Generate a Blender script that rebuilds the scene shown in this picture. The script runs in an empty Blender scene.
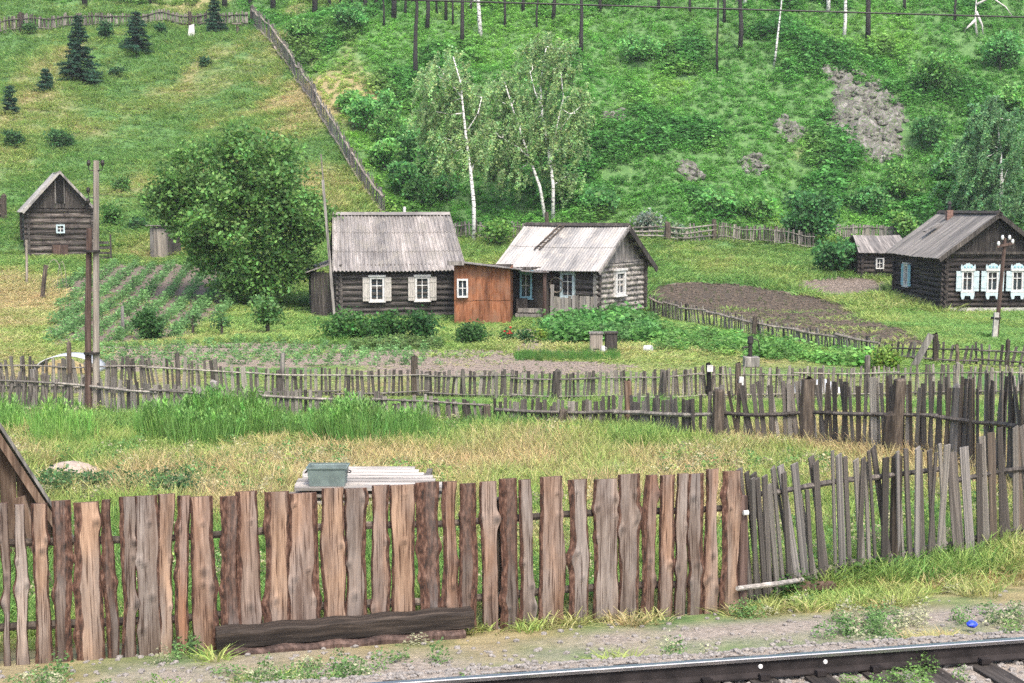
import bpy, math, random
import numpy as np
from mathutils import Vector, Matrix
random.seed(7); RNG = np.random.default_rng(7)
C = bpy.context.scene.collection
SC = bpy.context.scene
R = math.radians

# ------------------------------------------------------------------ camera
F, CX, CY, HOR = 1400.0, 512.0, 341.5, 205.0
PITCH = math.atan((CY - HOR) / F)
CAMZ = 5.0
cam = bpy.data.cameras.new('camera'); camo = bpy.data.objects.new('camera', cam); C.objects.link(camo)
camo.location = (0, 0, CAMZ); camo.rotation_euler = (math.pi / 2 - PITCH, 0, 0)
cam.sensor_width = 36; cam.lens = F / 1024 * 36; cam.clip_end = 2000; cam.clip_start = 0.1
SC.camera = camo
SC.render.resolution_x = 1024; SC.render.resolution_y = 683

# ------------------------------------------------------------------ light
SUN_EL, SUN_AZ = 56, 162          # azimuth the light comes from, clockwise from +Y
w = bpy.data.worlds.new('World'); SC.world = w; w.use_nodes = True
nt = w.node_tree; nt.nodes.clear()
sky = nt.nodes.new('ShaderNodeTexSky'); sky.sky_type = 'NISHITA'; sky.sun_disc = False
sky.sun_elevation = R(SUN_EL); sky.sun_rotation = R(SUN_AZ); sky.air_density = 1.0; sky.dust_density = 4.0; sky.ozone_density = 1.0
bg = nt.nodes.new('ShaderNodeBackground'); bg.inputs[1].default_value = 0.15
wo = nt.nodes.new('ShaderNodeOutputWorld'); nt.links.new(sky.outputs[0], bg.inputs[0]); nt.links.new(bg.outputs[0], wo.inputs[0])
sl = bpy.data.lights.new('sun', 'SUN'); sl.energy = 1.5; sl.angle = R(12); sl.color = (1, .95, .88)
so = bpy.data.objects.new('sun', sl); C.objects.link(so)
_a = R(SUN_AZ); _e = R(SUN_EL)
_d = Vector((math.sin(_a) * math.cos(_e), math.cos(_a) * math.cos(_e), math.sin(_e)))
so.rotation_euler = _d.to_track_quat('Z', 'Y').to_euler(); so.location = (0, -20, 40)
SC.view_settings.view_transform = 'Standard'; SC.view_settings.look = 'None'
SC.view_settings.exposure = 1.4; SC.view_settings.gamma = 1; SC.view_settings.use_curve_mapping = False
SC.render.engine = 'CYCLES'
cy = SC.cycles; cy.max_bounces = 5; cy.diffuse_bounces = 3; cy.glossy_bounces = 2; cy.transmission_bounces = 3; cy.transparent_max_bounces = 4
cy.use_denoising = False; cy.caustics_reflective = False; cy.caustics_refractive = False

# ------------------------------------------------------------------ numpy noise
_H = np.random.default_rng(3).random((256, 256))
def vnoise(x, y):
    x = np.asarray(x, float); y = np.asarray(y, float)
    xi = np.floor(x).astype(int); yi = np.floor(y).astype(int); fx = x - xi; fy = y - yi
    fx = fx * fx * (3 - 2 * fx); fy = fy * fy * (3 - 2 * fy)
    a = _H[xi & 255, yi & 255]; b = _H[(xi + 1) & 255, yi & 255]; c = _H[xi & 255, (yi + 1) & 255]; d = _H[(xi + 1) & 255, (yi + 1) & 255]
    return (a * (1 - fx) + b * fx) * (1 - fy) + (c * (1 - fx) + d * fx) * fy
def fbm(x, y, o=4):
    s = 0; a = .5; t = 0
    for i in range(o):
        s = s + a * vnoise(x * 2 ** i + 17.3 * i, y * 2 ** i + 5.1 * i); t += a; a *= .5
    return s / t
def sstep(a, b, x):
    t = np.clip((np.asarray(x, float) - a) / (b - a), 0, 1); return t * t * (3 - 2 * t)

# ------------------------------------------------------------------ terrain height
RS = .21; RC = math.cos(math.atan(RS))            # the track runs along y = 11.97 + RS x
def tdist(x, y): return (y - (11.97 + RS * x)) * RC   # distance beyond the far rail
_cols = [
 (-1200, [(0,0),(42,0),(50,.2),(60,.8),(78,2.4),(90,5.4),(110,13.5),(130,22.5),(150,33),(200,62),(260,88),(420,100)]),
 (0,     [(0,0),(42,0),(50,.15),(60,.6),(78,2.05),(90,5.0),(110,13),(130,21.7),(150,32),(200,62),(260,88),(420,100)]),
 (190,   [(0,0),(42,0),(55,.1),(65,.6),(80,2.2),(92,5.2),(112,13.3),(132,22.2),(150,32),(200,64),(260,90),(420,102)]),
 (330,   [(0,0),(42,0),(63,0),(75,1.2),(88,4.0),(96,7.2),(110,13.4),(130,23),(150,34),(200,66),(260,92),(420,104)]),
 (430,   [(0,0),(42,0),(64,0),(76,.8),(91,2.8),(100,6.6),(128,23.5),(150,37),(200,68),(260,94),(420,106)]),
 (620,   [(0,0),(42,0),(64,0),(72,.5),(90,2.7),(98,5.8),(128,24),(150,38),(200,70),(260,96),(420,108)]),
 (800,   [(0,0),(42,0),(64,0),(72,.4),(92,2.6),(100,6.3),(128,24),(150,38),(200,70),(260,96),(420,108)]),
 (1024,  [(0,0),(42,0),(66,0),(72,.05),(85,1.2),(95,4),(103,8.6),(128,24),(150,38),(200,70),(260,96),(420,108)]),
 (2200,  [(0,0),(42,0),(66,0),(72,.05),(85,1.2),(95,4),(103,8.6),(128,24),(150,38),(200,70),(260,96),(420,108)]),
]
_YS = np.arange(0, 420, .5)
_ker = np.hanning(15); _ker /= _ker.sum()
def _prof(p):
    z = np.interp(_YS, [q[0] for q in p], [q[1] for q in p])
    zp = np.concatenate([np.full(7, z[0]), z, np.full(7, z[-1])])
    return np.convolve(zp, _ker, 'valid')
_TAB = np.array([_prof(p) for _, p in _cols]); _US = np.array([(c - CX) / F for c, _ in _cols])
def H(x, y):
    x = np.asarray(x, float); y = np.asarray(y, float)
    yy = np.clip(y, 1, 415)
    u = np.clip(x / np.maximum(yy, 8), _US[0], _US[-1] - 1e-6)
    i = np.clip(np.searchsorted(_US, u, side='right') - 1, 0, len(_US) - 2)
    f = (u - _US[i]) / (_US[i + 1] - _US[i]); f = f * f * (3 - 2 * f)
    k = np.clip(yy / .5, 0, len(_YS) - 2.001); ki = k.astype(int); kf = k - ki
    z = (_TAB[i, ki] * (1 - kf) + _TAB[i, ki + 1] * kf) * (1 - f) + (_TAB[i + 1, ki] * (1 - kf) + _TAB[i + 1, ki + 1] * kf) * f
    t = tdist(x, y)
    z = z + np.interp(t, [-40, -8, -4.2, -3.4, .75, 1.7, 2.8, 4.6, 60], [0, 0, .3, .70, .70, .34, .25, 0, 0])
    # soft unevenness: gentle on the level ground, strong on the hillside
    z = z + (fbm(x * .35, y * .35, 3) - .5) * .16 * sstep(4.2, 7, t)
    hill = sstep(84, 100, y)
    z = z + (fbm(x * .09 + 9, y * .09, 4) - .5) * 3.2 * hill + (fbm(x * .45, y * .3, 3) - .5) * .9 * sstep(66, 95, y)
    return z

def ray(px, py):
    cp, sp = math.cos(PITCH), math.sin(PITCH)
    a = px - CX; b = CY - py
    return np.array([a, F * cp + b * sp, -F * sp + b * cp])
_TY = np.concatenate([np.arange(9, 40, .02), np.arange(40, 300, .08)])
def G(px, py):
    """the point of the ground seen at a place of the photograph"""
    d = ray(px, py); X = _TY * d[0] / d[1]; Z = CAMZ + _TY * d[2] / d[1]
    below = np.nonzero(Z < H(X, _TY))[0]
    k = below[0] if len(below) else len(_TY) - 1
    return Vector((X[k], _TY[k], float(H(X[k], _TY[k]))))
def at(px, py, Y):
    d = ray(px, py); return Vector((Y * d[0] / d[1], Y, CAMZ + Y * d[2] / d[1]))
def gz(x, y): return float(H(x, y))
def pxm(Y): return F / Y

# ------------------------------------------------------------------ materials
def newmat(name):
    m = bpy.data.materials.new(name); m.use_nodes = True
    nt = m.node_tree; nt.nodes.clear()
    out = nt.nodes.new('ShaderNodeOutputMaterial'); b = nt.nodes.new('ShaderNodeBsdfPrincipled')
    b.inputs['Specular IOR Level'].default_value = .25
    nt.links.new(b.outputs[0], out.inputs[0]); return m, nt, b, out
def N(nt, t, **k):
    n = nt.nodes.new(t)
    for a, v in k.items(): setattr(n, a, v)
    return n
def ramp(nt, fac, stops):
    r = N(nt, 'ShaderNodeValToRGB'); e = r.color_ramp.elements
    while len(e) < len(stops): e.new(.5)
    for q, (p, c) in zip(e, stops): q.position = p; q.color = (*c, 1)
    nt.links.new(fac, r.inputs[0]); return r.outputs[0]
def mixc(nt, fac, a, b, mode='MIX'):
    m = N(nt, 'ShaderNodeMix', data_type='RGBA', blend_type=mode)
    for s, v in ((0, fac), (6, a), (7, b)):
        if hasattr(v, 'links'): nt.links.new(v, m.inputs[s])
        else: m.inputs[s].default_value = v if s == 0 else ((*v, 1) if len(v) == 3 else v)
    return m.outputs[2]
def noise(nt, vec, scale, detail=4, rough=.6):
    n = N(nt, 'ShaderNodeTexNoise'); n.inputs['Scale'].default_value = scale; n.inputs['Detail'].default_value = detail
    n.inputs['Roughness'].default_value = rough
    if vec is not None: nt.links.new(vec, n.inputs['Vector'])
    return n.outputs['Fac']
def mapped(nt, scale, random_shift=True, src='Object'):
    tc = N(nt, 'ShaderNodeTexCoord'); mp = N(nt, 'ShaderNodeMapping'); mp.inputs['Scale'].default_value = scale
    nt.links.new(tc.outputs[src], mp.inputs['Vector'])
    if random_shift:
        oi = N(nt, 'ShaderNodeObjectInfo'); ml = N(nt, 'ShaderNodeMath', operation='MULTIPLY'); ml.inputs[1].default_value = 37.0
        cb = N(nt, 'ShaderNodeCombineXYZ'); nt.links.new(oi.outputs['Random'], ml.inputs[0])
        for i in range(3): nt.links.new(ml.outputs[0], cb.inputs[i])
        nt.links.new(cb.outputs[0], mp.inputs['Location'])
    return mp.outputs[0]
def bump(nt, b, h, s, dist=.02):
    bp = N(nt, 'ShaderNodeBump'); bp.inputs['Strength'].default_value = s; bp.inputs['Distance'].default_value = dist
    nt.links.new(h, bp.inputs['Height']); nt.links.new(bp.outputs[0], b.inputs['Normal'])
def wood(name, dark, mid, light, grain=(14, 14, 1.2), rough=.85, vary=.5, patch=None, bs=.6, tone=(.55, 1.25)):
    """weathered wood: streaks along local Z (or along the small component of grain), object to object variation"""
    m, nt, b, o = newmat(name)
    v = mapped(nt, grain); f = noise(nt, v, 2.2, 6, .65)
    c = ramp(nt, f, [(.3, dark), (.5, mid), (.68, light)])
    v2 = mapped(nt, tuple(g * .22 for g in grain)); f2 = noise(nt, v2, 2.0, 3, .6)
    c2 = ramp(nt, f2, [(.35, (tone[0],) * 3), (.65, (tone[1], tone[1] * .97, tone[1] * .93))]); c = mixc(nt, 1, c, c2, 'MULTIPLY')
    if patch:
        f3 = noise(nt, mapped(nt, (1.3, 1.3, .9)), 1.6, 4); p = ramp(nt, f3, [(.5, (0, 0, 0)), (.66, (1, 1, 1))])
        c = mixc(nt, p, c, patch)
    oi = N(nt, 'ShaderNodeObjectInfo'); mr = N(nt, 'ShaderNodeMapRange'); mr.inputs[3].default_value = 1 - vary; mr.inputs[4].default_value = 1 + vary
    nt.links.new(oi.outputs['Random'], mr.inputs[0])
    hs = N(nt, 'ShaderNodeHueSaturation'); nt.links.new(mr.outputs[0], hs.inputs['Value']); nt.links.new(c, hs.inputs['Color'])
    nt.links.new(hs.outputs[0], b.inputs['Base Color']); b.inputs['Roughness'].default_value = rough
    bump(nt, b, f, bs, .012); return m
def plain(name, col, rough=.6, var=.25, scale=6, metal=0, spec=None, col2=None, grain=(1, 1, 1), bs=.15):
    m, nt, b, o = newmat(name)
    f = noise(nt, mapped(nt, grain), scale, 5)
    c2 = col2 or tuple(x * (1 - var) for x in col)
    c = ramp(nt, f, [(.35, c2), (.65, tuple(min(1, x * (1 + var * .5)) for x in col))])
    nt.links.new(c, b.inputs['Base Color']); b.inputs['Roughness'].default_value = rough; b.inputs['Metallic'].default_value = metal
    if bs: bump(nt, b, f, bs, .01)
    return m
def leafmat(name, inst, trans=.42, rough=.6):
    """leaf: colour from the tint stored on each leaf (or on each scattered clump), plus light passing through"""
    m, nt, b, o = newmat(name)
    a = N(nt, 'ShaderNodeAttribute', attribute_type='INSTANCER' if inst else 'GEOMETRY', attribute_name='tint')
    a2 = N(nt, 'ShaderNodeAttribute', attribute_type='GEOMETRY', attribute_name='shade')
    c = mixc(nt, 1, a.outputs['Color'], a2.outputs['Color'], 'MULTIPLY')
    nt.links.new(c, b.inputs['Base Color']); b.inputs['Roughness'].default_value = rough
    t = N(nt, 'ShaderNodeBsdfTranslucent'); nt.links.new(c, t.inputs['Color'])
    mx = N(nt, 'ShaderNodeMixShader'); mx.inputs[0].default_value = trans
    nt.links.new(b.outputs[0], mx.inputs[1]); nt.links.new(t.outputs[0], mx.inputs[2]); nt.links.new(mx.outputs[0], o.inputs[0])
    return m
M = {}
M['leaf'] = leafmat('leaf', False); M['blade'] = leafmat('grass_blade', True, .42)
M['picket'] = wood('weathered_picket', (.07, .062, .055), (.19, .175, .155), (.34, .32, .29), (18, 18, 1.2), vary=.42)
M['darkpicket'] = wood('dark_weathered_picket', (.025, .022, .02), (.08, .071, .064), (.17, .155, .14), (16, 16, 1.2), vary=.5)
M['post'] = wood('post_wood', (.03, .024, .02), (.075, .06, .048), (.15, .125, .1), (10, 10, 1), vary=.4)
M['brownpost'] = wood('brown_post_wood', (.05, .03, .02), (.13, .085, .06), (.22, .16, .12), (10, 10, 1), vary=.2)
M['pole'] = wood('pole_wood', (.13, .11, .095), (.24, .21, .18), (.36, .33, .29), (10, 10, .5), vary=.15)
M['stub'] = wood('stub_wood', (.03, .02, .017), (.085, .055, .045), (.15, .105, .09), (10, 10, .5), vary=.15)
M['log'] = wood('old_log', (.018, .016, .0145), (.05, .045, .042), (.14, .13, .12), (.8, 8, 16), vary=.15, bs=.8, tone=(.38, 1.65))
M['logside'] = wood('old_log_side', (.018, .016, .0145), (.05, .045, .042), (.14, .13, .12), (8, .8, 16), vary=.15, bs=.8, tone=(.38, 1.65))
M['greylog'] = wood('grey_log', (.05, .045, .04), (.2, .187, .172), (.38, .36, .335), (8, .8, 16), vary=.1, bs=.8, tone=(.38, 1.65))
M['shedlog'] = wood('shed_log', (.016, .014, .012), (.055, .047, .042), (.2, .18, .165), (.5, 5, 12), vary=.1, bs=.9, patch=(.035, .028, .025), tone=(.38, 1.65))
M['darklog'] = wood('dark_log', (.012, .0105, .01), (.033, .028, .026), (.075, .066, .06), (.8, 8, 16), vary=.1, bs=.8, tone=(.38, 1.65))
M['board'] = wood('grey_board', (.07, .065, .062), (.18, .17, .16), (.31, .29, .275), (9, 9, .7), vary=.2)
M['darkboard'] = wood('dark_board', (.02, .018, .016), (.05, .044, .04), (.1, .09, .082), (9, 9, .7), vary=.2)
M['blackboard'] = wood('tarred_board', (.012, .011, .01), (.032, .028, .026), (.066, .06, .055), (9, 9, .7), vary=.15)
M['roofboard'] = wood('roof_board', (.075, .07, .066), (.165, .153, .145), (.28, .265, .25), (7, .5, .5), vary=.1)
M['slate'] = wood('corrugated_sheet', (.15, .138, .134), (.25, .235, .228), (.34, .322, .313), (3.2, .5, .5), rough=.8, vary=.06, patch=(.21, .195, .175), bs=.2)
M['palesheet'] = wood('pale_sheet', (.22, .21, .205), (.32, .31, .30), (.39, .38, .368), (2.2, .4, .4), rough=.75, vary=.05, patch=(.34, .31, .27), bs=.2)
M['rust'] = wood('red_brown_cladding', (.09, .036, .018), (.21, .08, .037), (.3, .14, .08), (5, 5, .8), rough=.75, vary=.08, patch=(.2, .1, .06))
M['white'] = plain('white_paint', (.56, .55, .53), .55, .3, 9)
M['shutter'] = plain('shutter_paint', (.42, .395, .36), .7, .3, 5, grain=(6, 6, .7))
M['blue'] = plain('blue_paint', (.24, .45, .53), .55, .25, 7, grain=(4, 4, 1))
M['paleblue'] = plain('pale_blue_paint', (.42, .51, .53), .55, .2, 7)
def glassmat():
    m, nt, b, o = newmat('window_glass'); b.inputs['Base Color'].default_value = (.03, .04, .05, 1); b.inputs['Roughness'].default_value = .06
    b.inputs['Specular IOR Level'].default_value = .6; return m
M['glass'] = glassmat()
M['curtain'] = plain('curtain', (.6, .6, .58), .9, .2, 10, grain=(12, 1, 1))
M['black'] = plain('hollow_shade_black_post', (.012, .011, .01), .9, .2)  # near-black: paints the shade inside hatch and hive slots; also one post
M['metal'] = plain('galvanised', (.17, .215, .205), .5, .25, 5, metal=.2)
M['iron'] = plain('dark_iron', (.05, .045, .042), .55, .4, 9, metal=.6)
M['bleached'] = wood('bleached_board', (.16, .145, .13), (.36, .335, .31), (.52, .49, .46), (.6, 9, 9), vary=.25)
M['railside'] = plain('rail_side', (.026, .021, .02), .75, .5, 5, metal=.2)
M['railtop'] = plain('rail_top', (.46, .45, .45), .36, .12, 3, metal=1, grain=(.2, 8, 1), bs=0)
M['sleeper'] = wood('creosoted_sleeper', (.014, .012, .011), (.04, .034, .03), (.085, .075, .066), (10, 1, 10), vary=.3)
M['timber'] = wood('dark_timber', (.01, .008, .007), (.028, .022, .018), (.07, .055, .045), (.6, 9, 12), vary=.25)
M['concrete'] = plain('concrete', (.38, .36, .33), .9, .3, 5)
M['brick'] = plain('chimney_brick', (.2, .12, .095), .9, .4, 12)
M['bark'] = plain('tree_bark', (.075, .06, .05), .95, .5, 5, grain=(6, 6, 1), bs=.6)
M['burnt'] = plain('charred_bark', (.038, .035, .034), .95, .5, 5, grain=(6, 6, 1), bs=.6)
def birchmat():
    m, nt, b, o = newmat('birch_bark')
    f = noise(nt, mapped(nt, (3, 3, 9)), 1.3, 3); c = ramp(nt, f, [(.4, (.06, .055, .05)), (.47, (.6, .58, .55)), (.7, (.75, .73, .7))])
    nt.links.new(c, b.inputs['Base Color']); b.inputs['Roughness'].default_value = .8; return m
M['birch'] = birchmat()
M['deadwood'] = plain('bleached_deadwood', (.52, .49, .46), .9, .3, 5)
M['stone'] = plain('gravel_stone', (.24, .22, .2), .95, .5, 3, bs=.4)
M['bluebag'] = plain('blue_plastic', (.03, .07, .62), .35, .2, 6)
M['whitesheet'] = plain('white_sheet', (.4, .42, .44), .6, .15, 3)
M['clearfilm'] = plain('greyish_film', (.5, .52, .52), .4, .25, 2)
M['wire'] = plain('cable_black', (.02, .02, .02), .5, .2)
M['porcelain'] = plain('porcelain', (.7, .7, .68), .3, .1)
def plankmat():
    m, nt, b, o = newmat('sawn_slab')
    g = mapped(nt, (9, 4, .55)); f = noise(nt, g, 2.6, 7, .62)
    tn = N(nt, 'ShaderNodeAttribute', attribute_type='GEOMETRY', attribute_name='tint')
    c = ramp(nt, f, [(.28, (.5, .44, .4)), (.5, (.95, .93, .9)), (.7, (1.3, 1.28, 1.25))])
    c = mixc(nt, 1, tn.outputs['Color'], c, 'MULTIPLY')
    # silvery weathering and damp, dirty feet of the boards
    wf = noise(nt, mapped(nt, (2.2, 2, .8)), 1.7, 5); wr = ramp(nt, wf, [(.42, (0, 0, 0)), (.68, (1, 1, 1))])
    c = mixc(nt, wr, c, mixc(nt, .3, c, (.27, .25, .24)))
    cf = noise(nt, mapped(nt, (30, 10, .9)), 2.0, 3, .5); cr = ramp(nt, cf, [(.36, (.35, .3, .28)), (.44, (1, 1, 1))]); c = mixc(nt, 1, c, cr, 'MULTIPLY')
    sf = noise(nt, mapped(nt, (3.2, 3, .5)), 1.8, 5, .7); sr = ramp(nt, sf, [(.3, (.45, .38, .35)), (.55, (1, 1, 1)), (.75, (1.15, 1.12, 1.1))]); c = mixc(nt, 1, c, sr, 'MULTIPLY')
    bk = N(nt, 'ShaderNodeAttribute', attribute_type='GEOMETRY', attribute_name='bark')
    nb = noise(nt, mapped(nt, (16, 16, 5)), 2, 5)
    bc = ramp(nt, nb, [(.35, (.022, .014, .011)), (.52, (.085, .042, .028)), (.66, (.18, .105, .075))])
    c = mixc(nt, bk.outputs['Fac'], c, bc)
    nt.links.new(c, b.inputs['Base Color']); b.inputs['Roughness'].default_value = .85; bump(nt, b, f, .6, .01); return m
M['slab'] = plankmat()

# ------------------------------------------------------------------ object helpers
def tag(o, label=None, cat=None, group=None, kind=None):
    if label: o['label'] = label
    if cat: o['category'] = cat
    if group: o['group'] = group
    if kind: o['kind'] = kind
    return o
def thing(name, label, cat, loc=(0, 0, 0), rz=0, group=None):
    o = bpy.data.objects.new(name, None); C.objects.link(o); o.location = loc; o.rotation_euler = (0, 0, rz); o.empty_display_size = .2
    return tag(o, label, cat, group)
class MB:
    def __init__(s): s.v = []; s.f = []
    def add(s, vs, fs):
        k = len(s.v); s.v += [tuple(v) for v in vs]; s.f += [tuple(i + k for i in f) for f in fs]; return s
    def box(s, c, d, rot=None, jit=0):
        c = Vector(c); vs = []
        for z in (-.5, .5):
            for x, y in ((-.5, -.5), (.5, -.5), (.5, .5), (-.5, .5)):
                p = Vector((x * d[0], y * d[1], z * d[2]))
                if jit: p += Vector((random.uniform(-jit, jit), random.uniform(-jit, jit), random.uniform(-jit, jit)))
                if rot is not None: p = rot @ p
                vs.append(c + p)
        return s.add(vs, [(3, 2, 1, 0), (4, 5, 6, 7), (0, 1, 5, 4), (1, 2, 6, 5), (2, 3, 7, 6), (3, 0, 4, 7)])
    def bb(s, a, b):      # box from corner to corner
        return s.box([(a[i] + b[i]) / 2 for i in range(3)], [abs(b[i] - a[i]) for i in range(3)])
    def tube(s, pts, rs, n=8, cap=True):
        pts = [Vector(p) for p in pts]; k = len(s.v); L = len(pts)
        for i, p in enumerate(pts):
            t = (pts[min(i + 1, L - 1)] - pts[max(i - 1, 0)]).normalized()
            u = t.cross(Vector((0, 0, 1)) if abs(t.z) < .9 else Vector((1, 0, 0))).normalized(); v = t.cross(u)
            for j in range(n):
                a = 2 * math.pi * j / n; s.v.append(tuple(p + (u * math.cos(a) + v * math.sin(a)) * rs[i]))
        for i in range(L - 1):
            for j in range(n):
                a = k + i * n + j; b = k + i * n + (j + 1) % n; s.f.append((a, b, b + n, a + n))
        if cap: s.f.append(tuple(k + j for j in range(n - 1, -1, -1))); s.f.append(tuple(k + (L - 1) * n + j for j in range(n)))
        return s
    def prism(s, poly, y0, y1):   # polygon in xz, extruded along y
        n = len(poly); vs = [(x, y0, z) for x, z in poly] + [(x, y1, z) for x, z in poly]
        return s.add(vs, [tuple(range(n)), tuple(range(2 * n - 1, n - 1, -1))] + [((i + 1) % n, i, i + n, (i + 1) % n + n) for i in range(n)])
    def grid(s, P):   # P[i][j] -> sheet
        ni, nj = len(P), len(P[0]); k = len(s.v)
        for r in P: s.v += [tuple(p) for p in r]
        for i in range(ni - 1):
            for j in range(nj - 1): s.f.append((k + i * nj + j, k + i * nj + j + 1, k + (i + 1) * nj + j + 1, k + (i + 1) * nj + j))
        return s
    def mesh(s, name, smooth=False):
        me = bpy.data.meshes.new(name); me.from_pydata(s.v, [], s.f); me.update()
        if smooth: me.shade_smooth()
        return me
    def build(s, name, mat, parent=None, smooth=False, loc=None, bevel=0):
        me = s.mesh(name, smooth); me.materials.append(mat); return link(name, me, parent, loc, bevel)
def link(name, me, parent=None, loc=None, bevel=0):
    o = bpy.data.objects.new(name, me); C.objects.link(o)
    if parent: o.parent = parent
    if loc is not None: o.location = loc
    if bevel:
        b = o.modifiers.new('bevel', 'BEVEL'); b.width = bevel; b.segments = 1; b.limit_method = 'ANGLE'
    return o
def npmesh(name, V, Fc, mat, attrs={}, smooth=False):
    """mesh from arrays; Fc (n,k); attrs name -> (n_vertices,3) colours or (n_vertices,) floats"""
    me = bpy.data.meshes.new(name); n, k = Fc.shape
    me.vertices.add(len(V)); me.vertices.foreach_set('co', np.asarray(V, np.float32).ravel())
    me.loops.add(n * k); me.loops.foreach_set('vertex_index', Fc.astype(np.int32).ravel())
    me.polygons.add(n); me.polygons.foreach_set('loop_start', np.arange(0, n * k, k, dtype=np.int32))
    for a, d in attrs.items():
        d = np.asarray(d, np.float32)
        if d.ndim == 1: at_ = me.attributes.new(a, 'FLOAT', 'POINT'); at_.data.foreach_set('value', d)
        else:
            at_ = me.attributes.new(a, 'FLOAT_COLOR', 'POINT'); at_.data.foreach_set('color', np.hstack([d[:, :3], np.ones((len(d), 1), np.float32) if d.shape[1] == 3 else d[:, 3:4]]).astype(np.float32).ravel())
    me.update(calc_edges=True); me.validate()
    if smooth: me.shade_smooth()
    me.materials.append(mat); return me

# ------------------------------------------------------------------ leaves
def unit(n, rng):
    v = rng.normal(size=(n, 3)); return v / np.linalg.norm(v, axis=1, keepdims=True)
def leaf_mesh(name, P, size, tint, mat=None, aspect=.55, rng=RNG, up=0.0, droop=0.0):
    """one four-cornered leaf at each point P (n,3)"""
    n = len(P); a = unit(n, rng); a[:, 2] = a[:, 2] * .7 - droop + up; a /= np.linalg.norm(a, axis=1, keepdims=True)
    b = np.cross(a, unit(n, rng)); b /= np.linalg.norm(b, axis=1, keepdims=True) + 1e-9
    s = (size if np.ndim(size) else np.full(n, size)) * rng.uniform(.6, 1.35, n); s = s[:, None]
    V = np.stack([P - a * s * .5, P + b * s * aspect * .5 - a * s * .05, P + a * s * .5, P - b * s * aspect * .5 - a * s * .05], 1).reshape(-1, 3)
    Fc = np.arange(4 * n).reshape(n, 4)
    return npmesh(name, V, Fc, mat or M['leaf'], {'tint': np.repeat(tint, 4, 0), 'shade': np.ones((4 * n, 3))})
def crown_points(blobs, n, rng, sig=.42):
    """leaf points clustered into clumps inside a set of ellipsoids (cx,cy,cz,rx,ry,rz)"""
    P = []; T = []
    vol = np.array([b[3] * b[4] * b[5] for b in blobs]) ** .75; vol /= vol.sum()
    for b, q in zip(blobs, vol):
        m = int(n * q); K = max(3, int(m / 38)); c = np.array(b[:3]); r = np.array(b[3:6])
        d = unit(K, rng) * (rng.random((K, 1)) ** .33) ; d = d * r * .95 + c
        per = rng.multinomial(m, np.ones(K) / K); ct = rng.uniform(.55, 1.5, K)
        for k in range(K):
            p = d[k] + rng.normal(size=(per[k], 3)) * (r.mean() * sig * .45 + .12) * np.array([1, 1, .75]); P.append(p); T.append(np.full(per[k], ct[k]))
    return np.concatenate(P), np.concatenate(T)
def tints(f, base, rng, hue=.12, lo=None):
    n = len(f); c = np.array(base)[None] * f[:, None]; c = c * (1 + rng.normal(size=(n, 3)) * np.array([hue, hue * .6, hue]))
    return np.clip(c, .004, .8)

# ------------------------------------------------------------------ scatter ("stuff") with geometry nodes
PROTO = bpy.data.collections.new('scatter_sources')
def scatter(name, protos, P, rotz, scl, tint, label=None, cat=None, tilt=None):
    n = len(P); me = bpy.data.meshes.new(name); me.vertices.add(n); me.vertices.foreach_set('co', np.asarray(P, np.float32).ravel())
    rot = np.zeros((n, 3), np.float32); rot[:, 2] = rotz
    if tilt is not None: rot[:, :2] = tilt
    a = me.attributes.new('rot', 'FLOAT_VECTOR', 'POINT'); a.data.foreach_set('vector', rot.ravel())
    a = me.attributes.new('scl', 'FLOAT_VECTOR', 'POINT'); a.data.foreach_set('vector', np.asarray(scl, np.float32).ravel())
    a = me.attributes.new('pick', 'INT', 'POINT'); a.data.foreach_set('value', RNG.integers(0, len(protos), n).astype(np.int32))
    a = me.attributes.new('tint', 'FLOAT_COLOR', 'POINT'); a.data.foreach_set('color', np.hstack([tint, np.ones((n, 1))]).astype(np.float32).ravel())
    o = link(name, me); tag(o, label, cat, kind='stuff')
    col = bpy.data.collections.new(name + '_sources')
    for p in protos: col.objects.link(p)
    ng = bpy.data.node_groups.new(name, 'GeometryNodeTree')
    ng.interface.new_socket('Geometry', in_out='INPUT', socket_type='NodeSocketGeometry'); ng.interface.new_socket('Geometry', in_out='OUTPUT', socket_type='NodeSocketGeometry')
    gi = ng.nodes.new('NodeGroupInput'); go = ng.nodes.new('NodeGroupOutput'); ip = ng.nodes.new('GeometryNodeInstanceOnPoints')
    ci = ng.nodes.new('GeometryNodeCollectionInfo'); ci.inputs[0].default_value = col; ci.inputs['Separate Children'].default_value = True; ci.inputs['Reset Children'].default_value = True
    def na(nm, ty):
        q = ng.nodes.new('GeometryNodeInputNamedAttribute'); q.data_type = ty; q.inputs[0].default_value = nm
        return [s for s in q.outputs if s.enabled and s.name == 'Attribute'][0]
    e2r = ng.nodes.new('FunctionNodeEulerToRotation'); L = ng.links.new
    L(na('rot', 'FLOAT_VECTOR'), e2r.inputs[0]); L(gi.outputs[0], ip.inputs['Points']); L(ci.outputs[0], ip.inputs['Instance'])
    ip.inputs['Pick Instance'].default_value = True; L(na('pick', 'INT'), ip.inputs['Instance Index'])
    L(e2r.outputs[0], ip.inputs['Rotation']); L(na('scl', 'FLOAT_VECTOR'), ip.inputs['Scale']); L(ip.outputs[0], go.inputs[0])
    md = o.modifiers.new('scatter', 'NODES'); md.node_group = ng; return o
def proto_obj(me): return bpy.data.objects.new(me.name, me)
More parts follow.
